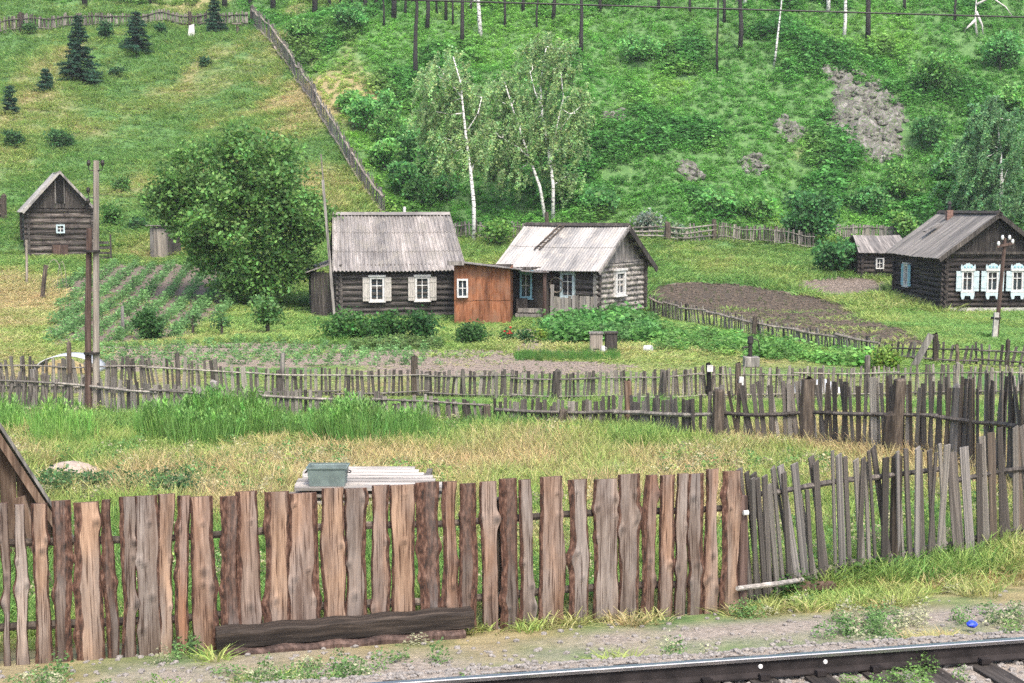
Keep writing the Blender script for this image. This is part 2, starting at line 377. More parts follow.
def blade_proto(name, nb, spread, wid, bend, rng, seg=2):
    V = []; Fc = []; S = []
    for i in range(nb):
        a = rng.uniform(0, 6.283); r = spread * rng.random() ** .5; x, y = r * math.cos(a), r * math.sin(a)
        h = rng.uniform(.45, 1.0); b = bend * rng.uniform(.2, 1); d = a + rng.normal() * .8; w = wid * rng.uniform(.7, 1.3); q = rng.uniform(0, 6.283)
        wx, wy = w * math.cos(q), w * math.sin(q); k = len(V); sh = rng.uniform(.75, 1.25)
        for t in (0, .55):
            ox, oy = b * t * t * math.cos(d), b * t * t * math.sin(d); ww = 1 - t * .35
            V += [(x + ox - wx * ww, y + oy - wy * ww, h * t), (x + ox + wx * ww, y + oy + wy * ww, h * t)]; S += [sh, sh]
        V += [(x + b * math.cos(d) - wx * .15, y + b * math.sin(d) - wy * .15, h), (x + b * math.cos(d) + wx * .15, y + b * math.sin(d) + wy * .15, h * .99)]; S += [sh * 1.1] * 2
        Fc += [(k, k + 1, k + 3, k + 2), (k + 2, k + 3, k + 5, k + 4)]
    S = np.array(S)[:, None] * np.ones((1, 3))
    return proto_obj(npmesh(name, np.array(V), np.array(Fc), M['blade'], {'shade': S}))
def herb_proto(name, nl, size, rng, flat=1.0, aspect=.6):
    d = unit(nl, rng); d[:, 2] = abs(d[:, 2]); r = rng.random((nl, 1)) ** .4; P = d * r * np.array([.5, .5, .9 * flat]); P[:, 2] += .04
    n = nl; a = unit(n, rng); a[:, 2] *= .6; b = np.cross(a, unit(n, rng)); b /= np.linalg.norm(b, axis=1, keepdims=True)
    s = (size * rng.uniform(.6, 1.4, n))[:, None]
    V = np.stack([P - a * s * .5, P + b * s * aspect * .5, P + a * s * .5, P - b * s * aspect * .5], 1).reshape(-1, 3)
    S = np.repeat(rng.uniform(.65, 1.35, n), 4)[:, None] * np.ones((1, 3))
    return proto_obj(npmesh(name, V, np.arange(4 * n).reshape(n, 4), M['blade'], {'shade': S}))
def weed_proto(name, nl, rng):
    t = rng.random(nl); a = rng.uniform(0, 6.283, nl); r = .02 + .13 * (1 - t * .8) * rng.random(nl)
    P = np.stack([r * np.cos(a), r * np.sin(a), .05 + .95 * t], 1); dr = np.stack([np.cos(a) * .5, np.sin(a) * .5, rng.uniform(.5, 1.4, nl)], 1)
    dr /= np.linalg.norm(dr, axis=1, keepdims=True); b = np.stack([-np.sin(a), np.cos(a), 0 * a], 1); s = (.13 * rng.uniform(.6, 1.3, nl))[:, None]
    V = np.stack([P, P + dr * s * .5 + b * s * .14, P + dr * s, P + dr * s * .5 - b * s * .14], 1).reshape(-1, 3)
    S = np.repeat(rng.uniform(.75, 1.3, nl), 4)[:, None] * np.ones((1, 3))
    return proto_obj(npmesh(name, V, np.arange(4 * nl).reshape(nl, 4), M['blade'], {'shade': S}))
def stone_mesh(name, mat, rng, sub=1):
    import bmesh
    bm = bmesh.new(); bmesh.ops.create_icosphere(bm, subdivisions=sub, radius=.5)
    for v in bm.verts: v.co *= rng.uniform(.7, 1.15); v.co.z *= .7
    me = bpy.data.meshes.new(name); bm.to_mesh(me); bm.free(); me.materials.append(mat); return me
def inpoly(x, y, poly):
    x = np.asarray(x); y = np.asarray(y); ins = np.zeros(x.shape, bool); n = len(poly)
    for i in range(n):
        x0, y0 = poly[i][:2]; x1, y1 = poly[(i + 1) % n][:2]
        c = ((y0 > y) != (y1 > y)) & (x < (x1 - x0) * (y - y0) / (y1 - y0 + 1e-12) + x0); ins ^= c
    return ins
def polyG(*pts): return [G(*p) for p in pts]

# ================================================================== THE GROUND
SOIL = {
 'left_plot': polyG((60, 280), (112, 263), (228, 266), (262, 285), (238, 302), (190, 338), (48, 346)),
 'front_plot': polyG((100, 346), (300, 342), (430, 347), (440, 366), (95, 370)),
 'beds': polyG((365, 351), (515, 351), (530, 360), (640, 366), (620, 376), (365, 373)),
 'field': polyG((646, 287), (700, 282), (760, 287), (830, 299), (905, 330), (945, 348), (880, 350), (760, 331), (700, 316), (646, 305)),
 'patch': polyG((785, 284), (840, 277), (888, 279), (893, 296), (830, 297)),
 'mound': polyG((30, 476), (60, 470), (96, 478), (90, 492), (40, 490)),
 'bare': polyG((600, 448), (680, 446), (700, 454), (640, 458)),
 'foot': polyG((515, 330), (548, 330), (550, 350), (600, 352), (600, 357), (510, 351)),
}
def soilmask(x, y):
    m = np.zeros(np.shape(x))
    for nm, p in SOIL.items():
        j = .45 if nm == 'field' else 1.0; m = np.maximum(m, inpoly(x + (fbm(x * 1.3, y * 1.3, 4) - .5) * 2.0 * j, y + (fbm(x * 1.3 + 50, y * 1.3, 4) - .5) * 2.4 * j, p))
    return m
def dryness(x, y):
    """0 lush .. 1 straw coloured"""
    yy = np.maximum(y, 1); px = CX + F * x / yy
    n = fbm(x * .16 + 3, y * .16 + 8, 4); n2 = fbm(x * .6, y * .45 + 20, 3)
    d = .27 + (n - .5) * 1.3 + (n2 - .5) * .6
    near = (y < 34)
    d = np.where(near, .42 + (n2 - .5) * 1.7 + (n - .5) * 1.1, d)
    # straw band through the middle of the near yard, greener towards its fences
    d = d + np.where(near, .34 * np.exp(-((y - 26.0) / 3.2) ** 2) - .12 * (1 - sstep(250, 330, px)) - .25 * sstep(29.5, 32.5, y), 0)
    lane = np.exp(-(((x + 18.5 + (y - 45) * .22) / 3.5) ** 2)) * sstep(36, 42, y) * (1 - sstep(70, 84, y)); d = d + lane * .55
    slope = sstep(62, 80, y) * (1 - sstep(360, 400, px)); d = d + slope * (.02 + (n - .5) * .5)
    d = d - sstep(88, 98, y) * sstep(360, 400, px) * .45
    for (cx, cy, r) in [tuple(list(G(a, b)[:2]) + [q]) for a, b, q in ((330, 85, 5), (362, 100, 5), (700, 160, 2.5), (760, 205 - 50, 3), (690, 95, 4), (615, 120, 2), (820, 150, 3))]:
        d = d + .45 * np.exp(-(((x - cx) ** 2 + (y - cy) ** 2) / r ** 2))
    return np.clip(d, 0, 1)
def groundmat():
    m, nt, b, o = newmat('ground_soil_and_turf')
    a = N(nt, 'ShaderNodeAttribute', attribute_type='GEOMETRY', attribute_name='cover'); sp = N(nt, 'ShaderNodeSeparateColor'); nt.links.new(a.outputs['Color'], sp.inputs[0])
    tc = N(nt, 'ShaderNodeTexCoord'); o_ = tc.outputs['Object']
    n1 = noise(nt, o_, 2.5, 6, .7); n2 = noise(nt, o_, 14, 5, .7); n3 = noise(nt, o_, .5, 5, .6)
    lush = ramp(nt, n1, [(.3, (.045, .10, .03)), (.55, (.09, .18, .055)), (.75, (.15, .23, .075))])
    dry = ramp(nt, n1, [(.3, (.17, .14, .065)), (.6, (.3, .25, .125)), (.8, (.38, .33, .19))])
    soil = ramp(nt, n2, [(.3, (.13, .10, .08)), (.55, (.23, .185, .15)), (.75, (.33, .28, .235))])
    soil = mixc(nt, a.outputs['Alpha'], ramp(nt, n2, [(.3, (.032, .025, .018)), (.55, (.072, .056, .041)), (.75, (.12, .096, .074))]), soil)
    grav = ramp(nt, n2, [(.3, (.14, .118, .095)), (.5, (.26, .222, .185)), (.75, (.38, .335, .29))])
    def edged(ch, k=.5):
        ad = N(nt, 'ShaderNodeMath', operation='MULTIPLY_ADD'); nt.links.new(n1, ad.inputs[0]); ad.inputs[1].default_value = k; nt.links.new(sp.outputs[ch], ad.inputs[2])
        r = N(nt, 'ShaderNodeMapRange'); r.inputs[1].default_value = .5 + k * .5 - .25; r.inputs[2].default_value = .5 + k * .5 + .25; nt.links.new(ad.outputs[0], r.inputs[0]); return r.outputs[0]
    c = mixc(nt, edged(1), lush, dry); c = mixc(nt, edged(0, .3), c, soil); c = mixc(nt, edged(2, .4), c, grav)
    nt.links.new(c, b.inputs['Base Color']); b.inputs['Roughness'].default_value = .95; bump(nt, b, n2, .7, .05); return m
ys = np.concatenate([np.arange(-10, 10, .5), np.arange(10, 24, .12), np.arange(24, 45, .22), np.arange(45, 100, .45), np.arange(100, 150, .9), np.arange(150, 420, 6)])
ws = np.linspace(-.78, .78, 420)
gx = ws[None, :] * (ys[:, None] + 14 + 4 * (ys[:, None] > 1e9)); gy = np.repeat(ys[:, None], len(ws), 1); gzv = H(gx, gy)
# ploughed furrows are real ridges
fl = SOIL['field']; fm = inpoly(gx, gy, fl)
tt = tdist(gx, gy)
cov = np.stack([soilmask(gx, gy), dryness(gx, gy), np.clip(sstep(-40, -39, tt) * (1 - sstep(1.2, 2.0, tt)) + .8 * np.exp(-((tt - 2.75) / .75) ** 2) * sstep(.4, 2.2, gx), 0, 1)], -1)
drk = np.maximum(inpoly(gx, gy, SOIL['field']), np.maximum(inpoly(gx, gy, SOIL['patch']) * .6, inpoly(gx, gy, SOIL['left_plot']) * .45))
cov[..., 2] = np.maximum(cov[..., 2], np.clip(.25 + 1.1 * (fbm(gx * .8, gy * .8, 3) - .35) , 0, 1) * (1 - sstep(2.6, 4.4, tt)) * sstep(.5, 1.2, tt))
cov[..., 1] = np.where(tt < 5.6, np.clip(cov[..., 1] + .35, 0, 1), cov[..., 1])
cov = np.concatenate([cov, 1 - drk[..., None]], -1)
ny, nx = gx.shape; idx = np.arange(ny * nx).reshape(ny, nx)
Fq = np.stack([idx[:-1, :-1], idx[:-1, 1:], idx[1:, 1:], idx[1:, :-1]], -1).reshape(-1, 4)
gme = npmesh('ground', np.stack([gx, gy, gzv], -1).reshape(-1, 3), Fq, groundmat(), {'cover': cov.reshape(-1, 4)}, smooth=True)
tag(link('ground', gme), kind='structure')

# ------------------------------------------------------------------ ground cover
rb = np.random.default_rng(11)
TUFT = [blade_proto('grass_tuft', 16, .16, .011, .35, rb) for _ in range(4)]
TUFTW = [blade_proto('meadow_tuft', 16, .3, .022, .4, rb) for _ in range(4)]
HERB = [herb_proto('leafy_herb', 64, .21, rb) for _ in range(5)]
WEED = [weed_proto('tall_weed', 70, rb) for _ in range(5)]
WEEDG = [blade_proto('tall_grass_stand', 34, .3, .014, .22, rb) for _ in range(4)] + WEED[:2]
HERBF = [herb_proto('fine_herb', 120, .13, rb) for _ in range(4)]
CANE = [herb_proto('berry_cane', 90, .2, rb) for _ in range(4)]
PEB = [proto_obj(stone_mesh('ballast_stone', M['stone'], rb)) for _ in range(4)]
GRASS_LUSH = np.array((.165, .315, .08)); GRASS_DRY = np.array((.52, .42, .22)); GRASS_YEL = np.array((.31, .40, .11))
def wedge(n, y0, y1, pxa=-200, pxb=1230, rng=rb):
    n = int(n * 1430 / 1150)
    y = np.sqrt(rng.uniform(y0 ** 2, y1 ** 2, n)); px = rng.uniform(pxa, pxb, n); return (px - CX) / F * y, y, px
FOOT = []   # footprints kept clear of plants: (cx,cy,r)
def clear(x, y):
    k = np.ones(len(x), bool)
    for p in HOUSES: k &= ~inpoly(x, y, p)
    return k
HOUSES = []
def foot(ox, oy, rz, x0, y0, x1, y1):
    c, s = math.cos(rz), math.sin(rz); HOUSES.append([(ox + c * a - s * b, oy + s * a + c * b) for a, b in ((x0, y0), (x1, y0), (x1, y1), (x0, y1))])
H1 = dict(o=(-7.6, 62.0), rz=R(10)); H2 = dict(o=(-.17, 64.0), rz=R(-32)); H3 = dict(o=(20.25, 65.4), rz=R(2)); SH = dict(rz=R(22))
_p = G(29, 257); SH['o'] = (_p.x, _p.y)
foot(*H1['o'], H1['rz'], -1.4, -.3, 5.6, 5.6); foot(-2.45, 58.6, 0, -.1, -.1, 2.5, 4)
foot(*H2['o'], H2['rz'], -.2, -.2, 4.8, 4.7); foot(*H3['o'], H3['rz'], -.2, -.2, 5.8, 8); foot(SH['o'][0], SH['o'][1], SH['rz'], -.2, -.2, 3.9, 5)

def grass_tint(d, rng, n):
    d = np.clip(d + rng.normal(size=n) * .13, 0, 1)[:, None]
    c = np.where(d < .5, GRASS_LUSH * (1 - d * 2) + GRASS_YEL * d * 2, GRASS_YEL * (2 - d * 2) + GRASS_DRY * (d * 2 - 1))
    return np.clip(c * rng.uniform(.86, 1.14, (n, 1)) * (1 + rng.normal(size=(n, 3)) * .05), .005, .9)
# near yard
x, y, px = wedge(26000, 15.5, 34); t = tdist(x, y); k = (t > 4.9) & (soilmask(x, y) < .5); x, y, px = x[k], y[k], px[k]; n = len(x)
d = dryness(x, y); hgt = (.2 + .3 * fbm(x * .5, y * .5, 3)) * rb.uniform(.7, 1.3, n)
scatter('meadow_grass', TUFT, np.stack([x, y, H(x, y) - .02], 1), rb.uniform(0, 6.28, n), np.stack([.9 + .3 * rb.random(n)] * 2 + [hgt], 1), grass_tint(d, rb, n), 'tall yellowing grass filling the yard behind the slab fence', 'grass')
x, y, px = wedge(5000, 16, 33); t = tdist(x, y); k = (t > 5.2) & (soilmask(x, y) < .5) & (fbm(x * .55 + 11, y * .55, 3) > .54); x, y = x[k], y[k]; n = len(x)
scatter('meadow_herbs', HERBF, np.stack([x, y, H(x, y) - .01], 1), rb.uniform(0, 6.28, n), np.stack([.3 + .25 * rb.random(n)] * 2 + [.2 + .3 * rb.random(n)], 1), np.clip(np.where(rb.random((n, 1)) < .3, np.array((.46, .43, .26)), np.where(rb.random((n, 1)) < .5, np.array((.15, .29, .09)), np.array((.27, .36, .1)))) * rb.uniform(.8, 1.15, (n, 1)), 0, 1), 'broad leaved weeds and pale seed heads mixed into the yard grass', 'weeds')
# verge in front of the slab fence: patchy short grass
x, y, px = wedge(9000, 12, 22); t = tdist(x, y); g = fbm(x * .9, y * .9, 3) + .35 * sstep(3.5, 5.0, t) - .25 * np.exp(-((t - 2.6) / .7) ** 2) * sstep(.5, 2, x)
k = (t > .95) & (t < 5.3) & (g > .645 + .09 * (t < 3.6)); x, y, t = x[k], y[k], t[k]; n = len(x)
scatter('verge_grass', TUFT, np.stack([x, y, H(x, y) - .01], 1), rb.uniform(0, 6.28, n), np.stack([.7 + .3 * rb.random(n)] * 2 + [.07 + .17 * rb.random(n) * sstep(1, 4.5, t)], 1), grass_tint(.05 + 1.25 * fbm(x * .7 + 5, y * .7, 3), rb, n), 'short patchy grass on the verge along the fences', 'grass')
# level ground round the houses
x, y, px = wedge(24000, 33.5, 66); k = ((soilmask(x, y) < .5) | (rb.random(len(x)) < .07)) & clear(x, y); x, y, px = x[k], y[k], px[k]; n = len(x); d = dryness(x, y)
hgt = (.08 + .22 * fbm(x * .3, y * .3, 3) ** 1.5) * rb.uniform(.7, 1.3, n) * (.22 + .78 * sstep(41, 50, y))
scatter('yard_grass', TUFTW, np.stack([x, y, H(x, y) - .02], 1), rb.uniform(0, 6.28, n), np.stack([1 + .4 * rb.random(n)] * 2 + [hgt], 1), grass_tint(d, rb, n), 'mown looking grass around the village houses', 'grass')
# left slope and the meadow behind the field
x, y, px = wedge(46000, 65, 134); k = ((px < 385 - (y - 90) * 3.3) | (y < 92)) & (soilmask(x, y) < .5) & clear(x, y); x, y, px = x[k], y[k], px[k]; n = len(x); d = dryness(x, y)
hgt = (.12 + .4 * fbm(x * .2, y * .2, 3) ** 1.5) * rb.uniform(.7, 1.3, n)
scatter('slope_grass', TUFTW, np.stack([x, y, H(x, y) - .02], 1), rb.uniform(0, 6.28, n), np.stack([1.5 + .6 * rb.random(n)] * 2 + [hgt], 1), grass_tint(d * .95, rb, n), 'rough pasture grass on the open slope and meadow', 'grass')
# scrub on the steep hillside
x, y, px = wedge(52000, 89, 150); side = px - (385 - (y - 90) * 3.3); k = ((side > 0) & (y > 91) | (y > 134)); x, y, px = x[k], y[k], px[k]
rocks = [(868, 116, 3.3, 8.0), (790, 133, 1.3, 1.8), (690, 172, 1.2, 1.2), (755, 165, 1.2, 1.6), (612, 118, 1.3, 1.0), (838, 80, 1.6, 1.4)]
dens = fbm(x * .22 + 4, y * .18, 4)
keep = np.ones(len(x), bool)
ROCK = [(G(a, b), rx, ry) for a, b, rx, ry in rocks]
for p, rx, ry in ROCK: keep &= ((x - p.x) / rx) ** 2 + ((y - p.y) / (ry * .75)) ** 2 > (.95 * rb.random(len(x)) ** 1.3 if rx < 3 else .55 + .4 * rb.random(len(x))) + 1.0 * (fbm(x * .9, y * .9, 2) - .5)
dd = dryness(x, y); keep &= rb.random(len(x)) > dd * .7
x, y, px, dens, dd = x[keep], y[keep], px[keep], dens[keep], dd[keep]; n = len(x)
big = sstep(.5, .68, dens); sz = (.4 + .5 * big) * rb.uniform(.6, 1.4, n)
base = np.array((.125, .335, .06))[None] * (1 - big[:, None]) + np.array((.085, .26, .055))[None] * big[:, None]
hue = fbm(x * .1 + 30, y * .1, 3)[:, None]; base = base * (.75 + .5 * hue) + np.array((.06, .06, .005)) * sstep(.5, .75, hue) + dd[:, None] * np.array((.16, .08, .03))
scatter('hillside_scrub', HERB, np.stack([x, y, H(x, y) - .05], 1), rb.uniform(0, 6.28, n), np.stack([sz * 1.5, sz * 1.5, sz], 1), np.clip(base * rb.uniform(.6, 1.35, (n, 1)), .005, .5), 'dense green scrub and ferns covering the steep hillside', 'scrub')

# planted rows
def rows(name, poly, ang, sp, step, h, tint, label, cat, fill=.8, protos=HERB):
    P = []; cx = np.mean([p.x for p in poly]); cyy = np.mean([p.y for p in poly]); c, s = math.cos(ang), math.sin(ang)
    for a in np.arange(-30, 30, sp):
        for b in np.arange(-30, 30, step):
            P.append((cx + c * b - s * a + rb.normal() * .06, cyy + s * b + c * a + rb.normal() * .06))
    P = np.array(P); k = inpoly(P[:, 0], P[:, 1], poly) & (rb.random(len(P)) < fill * (.5 + fbm(P[:, 0] * .25, P[:, 1] * .25, 3))); P = P[k]; n = len(P)
    hh = h * rb.uniform(.6, 1.3, n)
    return scatter(name, protos, np.stack([P[:, 0], P[:, 1], H(P[:, 0], P[:, 1]) - .02], 1), rb.uniform(0, 6.28, n), np.stack([hh * 1.25, hh * 1.25, hh], 1), np.clip(np.array(tint)[None] * rb.uniform(.7, 1.3, (n, 1)), 0, 1), label, cat)
_a, _b = G(51, 324), G(130, 268)
rows('potato_plants', SOIL['left_plot'], math.atan2(_b.y - _a.y, _b.x - _a.x), 1.0, .4, .48, (.15, .29, .10), 'rows of potato plants in the plot below the log shed', 'crop', fill=1.35)
rows('potato_plants', SOIL['front_plot'], R(4), .85, .5, .34, (.15, .29, .10), 'rows of young plants in the plot along the picket fence', 'crop', fill=1.3)
rows('seedlings', SOIL['beds'], R(3), .9, .5, .12, (.1, .17, .05), 'sparse seedlings in the bare beds below the houses', 'crop', fill=.3)
rows('field_seedlings', SOIL['field'], R(-30), .8, .4, .16, (.12, .15, .06), 'sparse green shoots in the dark ploughed field', 'crop', fill=.35)
def patch(name, poly, n, h, sprd, tint, label, cat, protos, jit=.25, vary=.3):
    xs = [p[0] for p in poly]; yy = [p[1] for p in poly]
    x = rb.uniform(min(xs), max(xs), n); y = rb.uniform(min(yy), max(yy), n); k = inpoly(x, y, poly); x, y = x[k], y[k]; n = len(x)
    hh = h * rb.uniform(1 - jit * 2, 1 + jit, n) * (.45 + 1.1 * fbm(x * .9, y * .9, 2))
    return scatter(name, protos, np.stack([x, y, H(x, y) - .02], 1), rb.uniform(0, 6.28, n), np.stack([hh * sprd, hh * sprd, hh], 1), np.clip(np.array(tint)[None] * rb.uniform(1 - vary, 1 + vary, (n, 1)) * (1 + rb.normal(size=(n, 3)) * .07), 0, 1), label, cat)
def band(px0, px1, ya, yb, step=20):     # strip of ground between two rows of the photo
    a = [G(p, ya(p)) for p in np.arange(px0, px1 + 1, step)]; b = [G(p, yb(p)) for p in np.arange(px0, px1 + 1, step)]; return a + b[::-1]
patch('tall_weeds', band(145, 425, lambda p: 435 + 3 * math.sin(p * .05), lambda p: 448 + 4 * math.sin(p * .04)), 3800, .64, 1.0, (.175, .33, .085), 'tall bright green weeds in front of the picket fence', 'weeds', WEEDG)
patch('tall_weeds', band(42, 92, lambda p: 440, lambda p: 452, 10), 240, .7, 1.0, (.22, .39, .095), 'bright green weed clump below the old power pole', 'weeds', WEEDG)
patch('tall_weeds', band(-20, 24, lambda p: 427, lambda p: 440, 10), 240, .7, 1.0, (.21, .38, .095), 'bright green weed clump at the left end of the yard', 'weeds', WEEDG)
patch('raspberry_thicket', band(548, 655, lambda p: 324, lambda p: 345, 15), 760, .7, 1.2, (.12, .28, .075), 'dense green raspberry canes beside the grey log cottage', 'shrubbery', CANE)
patch('garden_thicket', band(655, 885, lambda p: 328 + (p - 655) * .155, lambda p: 351 + (p - 655) * .08, 15), 900, .46, 1.5, (.16, .33, .08), 'bright green berry bushes along the low field fence', 'shrubbery', CANE)
patch('onion_bed', band(515, 630, lambda p: 355, lambda p: 361, 15), 700, .26, 1.0, (.1, .23, .05), 'bright green strip of onions in front of the cottage', 'crop', TUFT)
patch('flower_bed', band(352, 452, lambda p: 343, lambda p: 350, 15), 500, .32, 1.1, (.14, .22, .07), 'light green bed below the cottage bushes', 'flowers', HERB)
patch('white_blossoms', band(356, 446, lambda p: 343, lambda p: 349, 15), 260, .1, 1.0, (.75, .76, .66), 'white blossoms dotted over the light green bed', 'flowers', HERB)
patch('fence_weeds', band(750, 1060, lambda p: 600 - (p - 750) * .19, lambda p: 607 - (p - 750) * .19, 20), 600, .32, 1.2, (.07, .15, .035), 'dark green weeds along the foot of the grey fence', 'weeds', HERBF)
patch('yard_weeds', band(40, 190, lambda p: 487, lambda p: 505, 15), 260, .5, 1.2, (.1, .19, .07), 'dark weeds between the sand heap and the slab fence', 'weeds', HERBF)
x = rb.uniform(-4, 7, 700); t = rb.uniform(-2.2, .9, 700); y = 11.97 + RS * x + t / RC; k = fbm(x * .9 + 70, y * .9, 3) > .62; x, y = x[k], y[k]; n = len(x)
scatter('track_weeds', HERBF, np.stack([x, y, H(x, y) - .01], 1), rb.uniform(0, 6.28, n), np.stack([.16 + .1 * rb.random(n)] * 2 + [.1 + .12 * rb.random(n)], 1), np.clip(np.array((.15, .27, .07))[None] * rb.uniform(.8, 1.3, (n, 1)), 0, 1), 'small weeds growing in the ballast by the rail', 'weeds')
x = rb.uniform(-6, 9, 900); t = rb.uniform(1.3, 4.4, 900); y = 11.97 + RS * x + t / RC; k = fbm(x * 1.1 + 33, y * 1.1, 3) > .6; x, y = x[k], y[k]; n = len(x)
scatter('verge_weeds', HERBF, np.stack([x, y, H(x, y) - .01], 1), rb.uniform(0, 6.28, n), np.stack([.2 + .15 * rb.random(n)] * 2 + [.12 + .2 * rb.random(n)], 1), np.clip(np.where(rb.random((n, 1)) < .35, np.array((.42, .42, .27)), np.array((.15, .27, .09))) * rb.uniform(.8, 1.2, (n, 1)), 0, 1), 'green and dried weeds on the gravel verge before the fence', 'weeds')
# stones
x = rb.uniform(-7.5, 8.5, 15000); t = rb.uniform(-2.6, 4.2, 15000); y = 11.97 + RS * x + t / RC; k = rb.random(15000) < np.where(t < .9, 1, np.exp(-(t - .9) * 1.1)); x, y = x[k], y[k]; n = len(x)
sz = rb.uniform(.03, .09, n)
scatter('ballast_stones', PEB, np.stack([x, y, H(x, y) + sz * .1], 1), rb.uniform(0, 6.28, n), np.stack([sz] * 3, 1), np.ones((n, 3)), 'grey crushed stone ballast along the rail', 'gravel')

# ================================================================== HOUSES
def log_wall(name, L, z0, z1, mat, parent, org, ang, pitch=.24, phase=0.0, ext=.2, th=.16, rng=random):
    """wall of round logs along local x, outside towards -y; log ends stick out past the corners"""
    nl = max(1, round((z1 - z0) / pitch)); p = (z1 - z0) / nl; xs = np.linspace(-ext, L + ext, max(3, int(L / .5)))
    b = MB(); P = []; offs = [(rng.uniform(-.018, .018), rng.uniform(0, 6)) for _ in range(nl + 2)]
    for i, x in enumerate(xs):
        col = [(x, th * .5, z0)]
        for k in range(nl):
            o, ph = offs[k]
            for a in (.08, .25, .42, .58, .75, .92):
                q = math.sin(math.pi * a); col.append((x + (rng.uniform(-.02, .02) if i in (0, len(xs) - 1) else 0), -.02 - .085 * q + o + .01 * math.sin(x * 1.7 + ph), z0 + p * (k + a)))
        col.append((x, th * .5, z1)); P.append(col)
    b.grid(P); n = len(P[0])
    b.f.append(tuple(range(n))); b.f.append(tuple(len(b.v) - n + i for i in range(n - 1, -1, -1)))
    k = len(b.v)
    b.f += [(n - 1, 0, len(b.v) - n, len(b.v) - 1)]
    o = b.build(name, mat, parent); o.location = org; o.rotation_euler = (0, 0, ang); return o
def gable_boards(name, W, zb, rise, mat, parent, org, ang, bw=.16, th=.05, rng=random):
    """triangle of upright boards; local x across, apex in the middle; faces -y"""
    P = []; b = MB(); n = int(W / bw); prev = None
    for i in range(n):
        x0, x1 = W * i / n, W * (i + 1) / n - .008; d = rng.uniform(-.012, .012)
        f = lambda x: zb + max(.01, rise * (1 - abs(x - W / 2) / (W / 2)))
        pts = [(x0, zb - rng.uniform(0, .04)), (x1, zb - rng.uniform(0, .04)), (x1, f(x1)), (x0, f(x0))]
        if x0 < W / 2 < x1: pts.insert(3, (W / 2, zb + rise))
        b.prism(pts, -th + d, d)
    b.bb((W * .04, 0.018, zb - .01), (W * .96, .05, zb + .05))
    o = b.build(name, mat, parent); o.location = org; o.rotation_euler = (0, 0, ang); return o
def roof_slope(P0, P1, Q0, Q1, wave, amp, tiers, kind='wave', rng=random, th=.03):
    """sheet from eave P0-P1 to ridge Q0-Q1; corrugated or boarded; returns MB closed with a thickness"""
    P0, P1, Q0, Q1 = map(Vector, (P0, P1, Q0, Q1)); L = (P1 - P0).length; nrm = (P1 - P0).cross(Q0 - P0).normalized()
    if nrm.z < 0: nrm = -nrm
    b = MB(); nw = int(L / wave); per = 6 if kind == 'wave' else 4
    bo = [(rng.uniform(-.5, 1), rng.uniform(0, .06)) for _ in range(nw + 1)]
    for t in range(tiers):
        a0, a1 = t / tiers, min(1, (t + 1) / tiers + (.04 if t < tiers - 1 else 0)); lift = .0 if tiers == 1 else -.0
        top = []; bot = []
        for i in range(nw * per + 1):
            s = i / (nw * per)
            if kind == 'wave': h = amp * math.sin(2 * math.pi * i / per); ee = 0
            else:
                k = min(i // per, nw - 1); r = i % per; h = amp * (bo[k][0]); ee = bo[k][1] / (Q0 - P0).length
            lo = P0.lerp(P1, s); hi = Q0.lerp(Q1, s); sag = nrm * (-.05 * math.sin(math.pi * s)) if kind != 'flat' else nrm * 0
            r0 = lo.lerp(hi, a0 - (ee if t == 0 else 0)) + nrm * (h + .022) + sag; r1 = lo.lerp(hi, a1) + nrm * (h) + sag
            top.append([r0, (r0 + r1) / 2, r1]); bot.append([q - nrm * th for q in top[-1]])
        k0 = len(b.v); b.grid(top); k1 = len(b.v); b.grid(bot); n = len(top)
        for i in range(n - 1):
            for j in (0, 2): b.f.append((k0 + i * 3 + j, k0 + (i + 1) * 3 + j, k1 + (i + 1) * 3 + j, k1 + i * 3 + j))
        for i in (0, n - 1):
            for j in (0, 1): b.f.append((k0 + i * 3 + j, k0 + i * 3 + j + 1, k1 + i * 3 + j + 1, k1 + i * 3 + j))
    return b
def join_mb(*bs):
    r = MB()
    for q in bs: r.add(q.v, q.f)
    return r
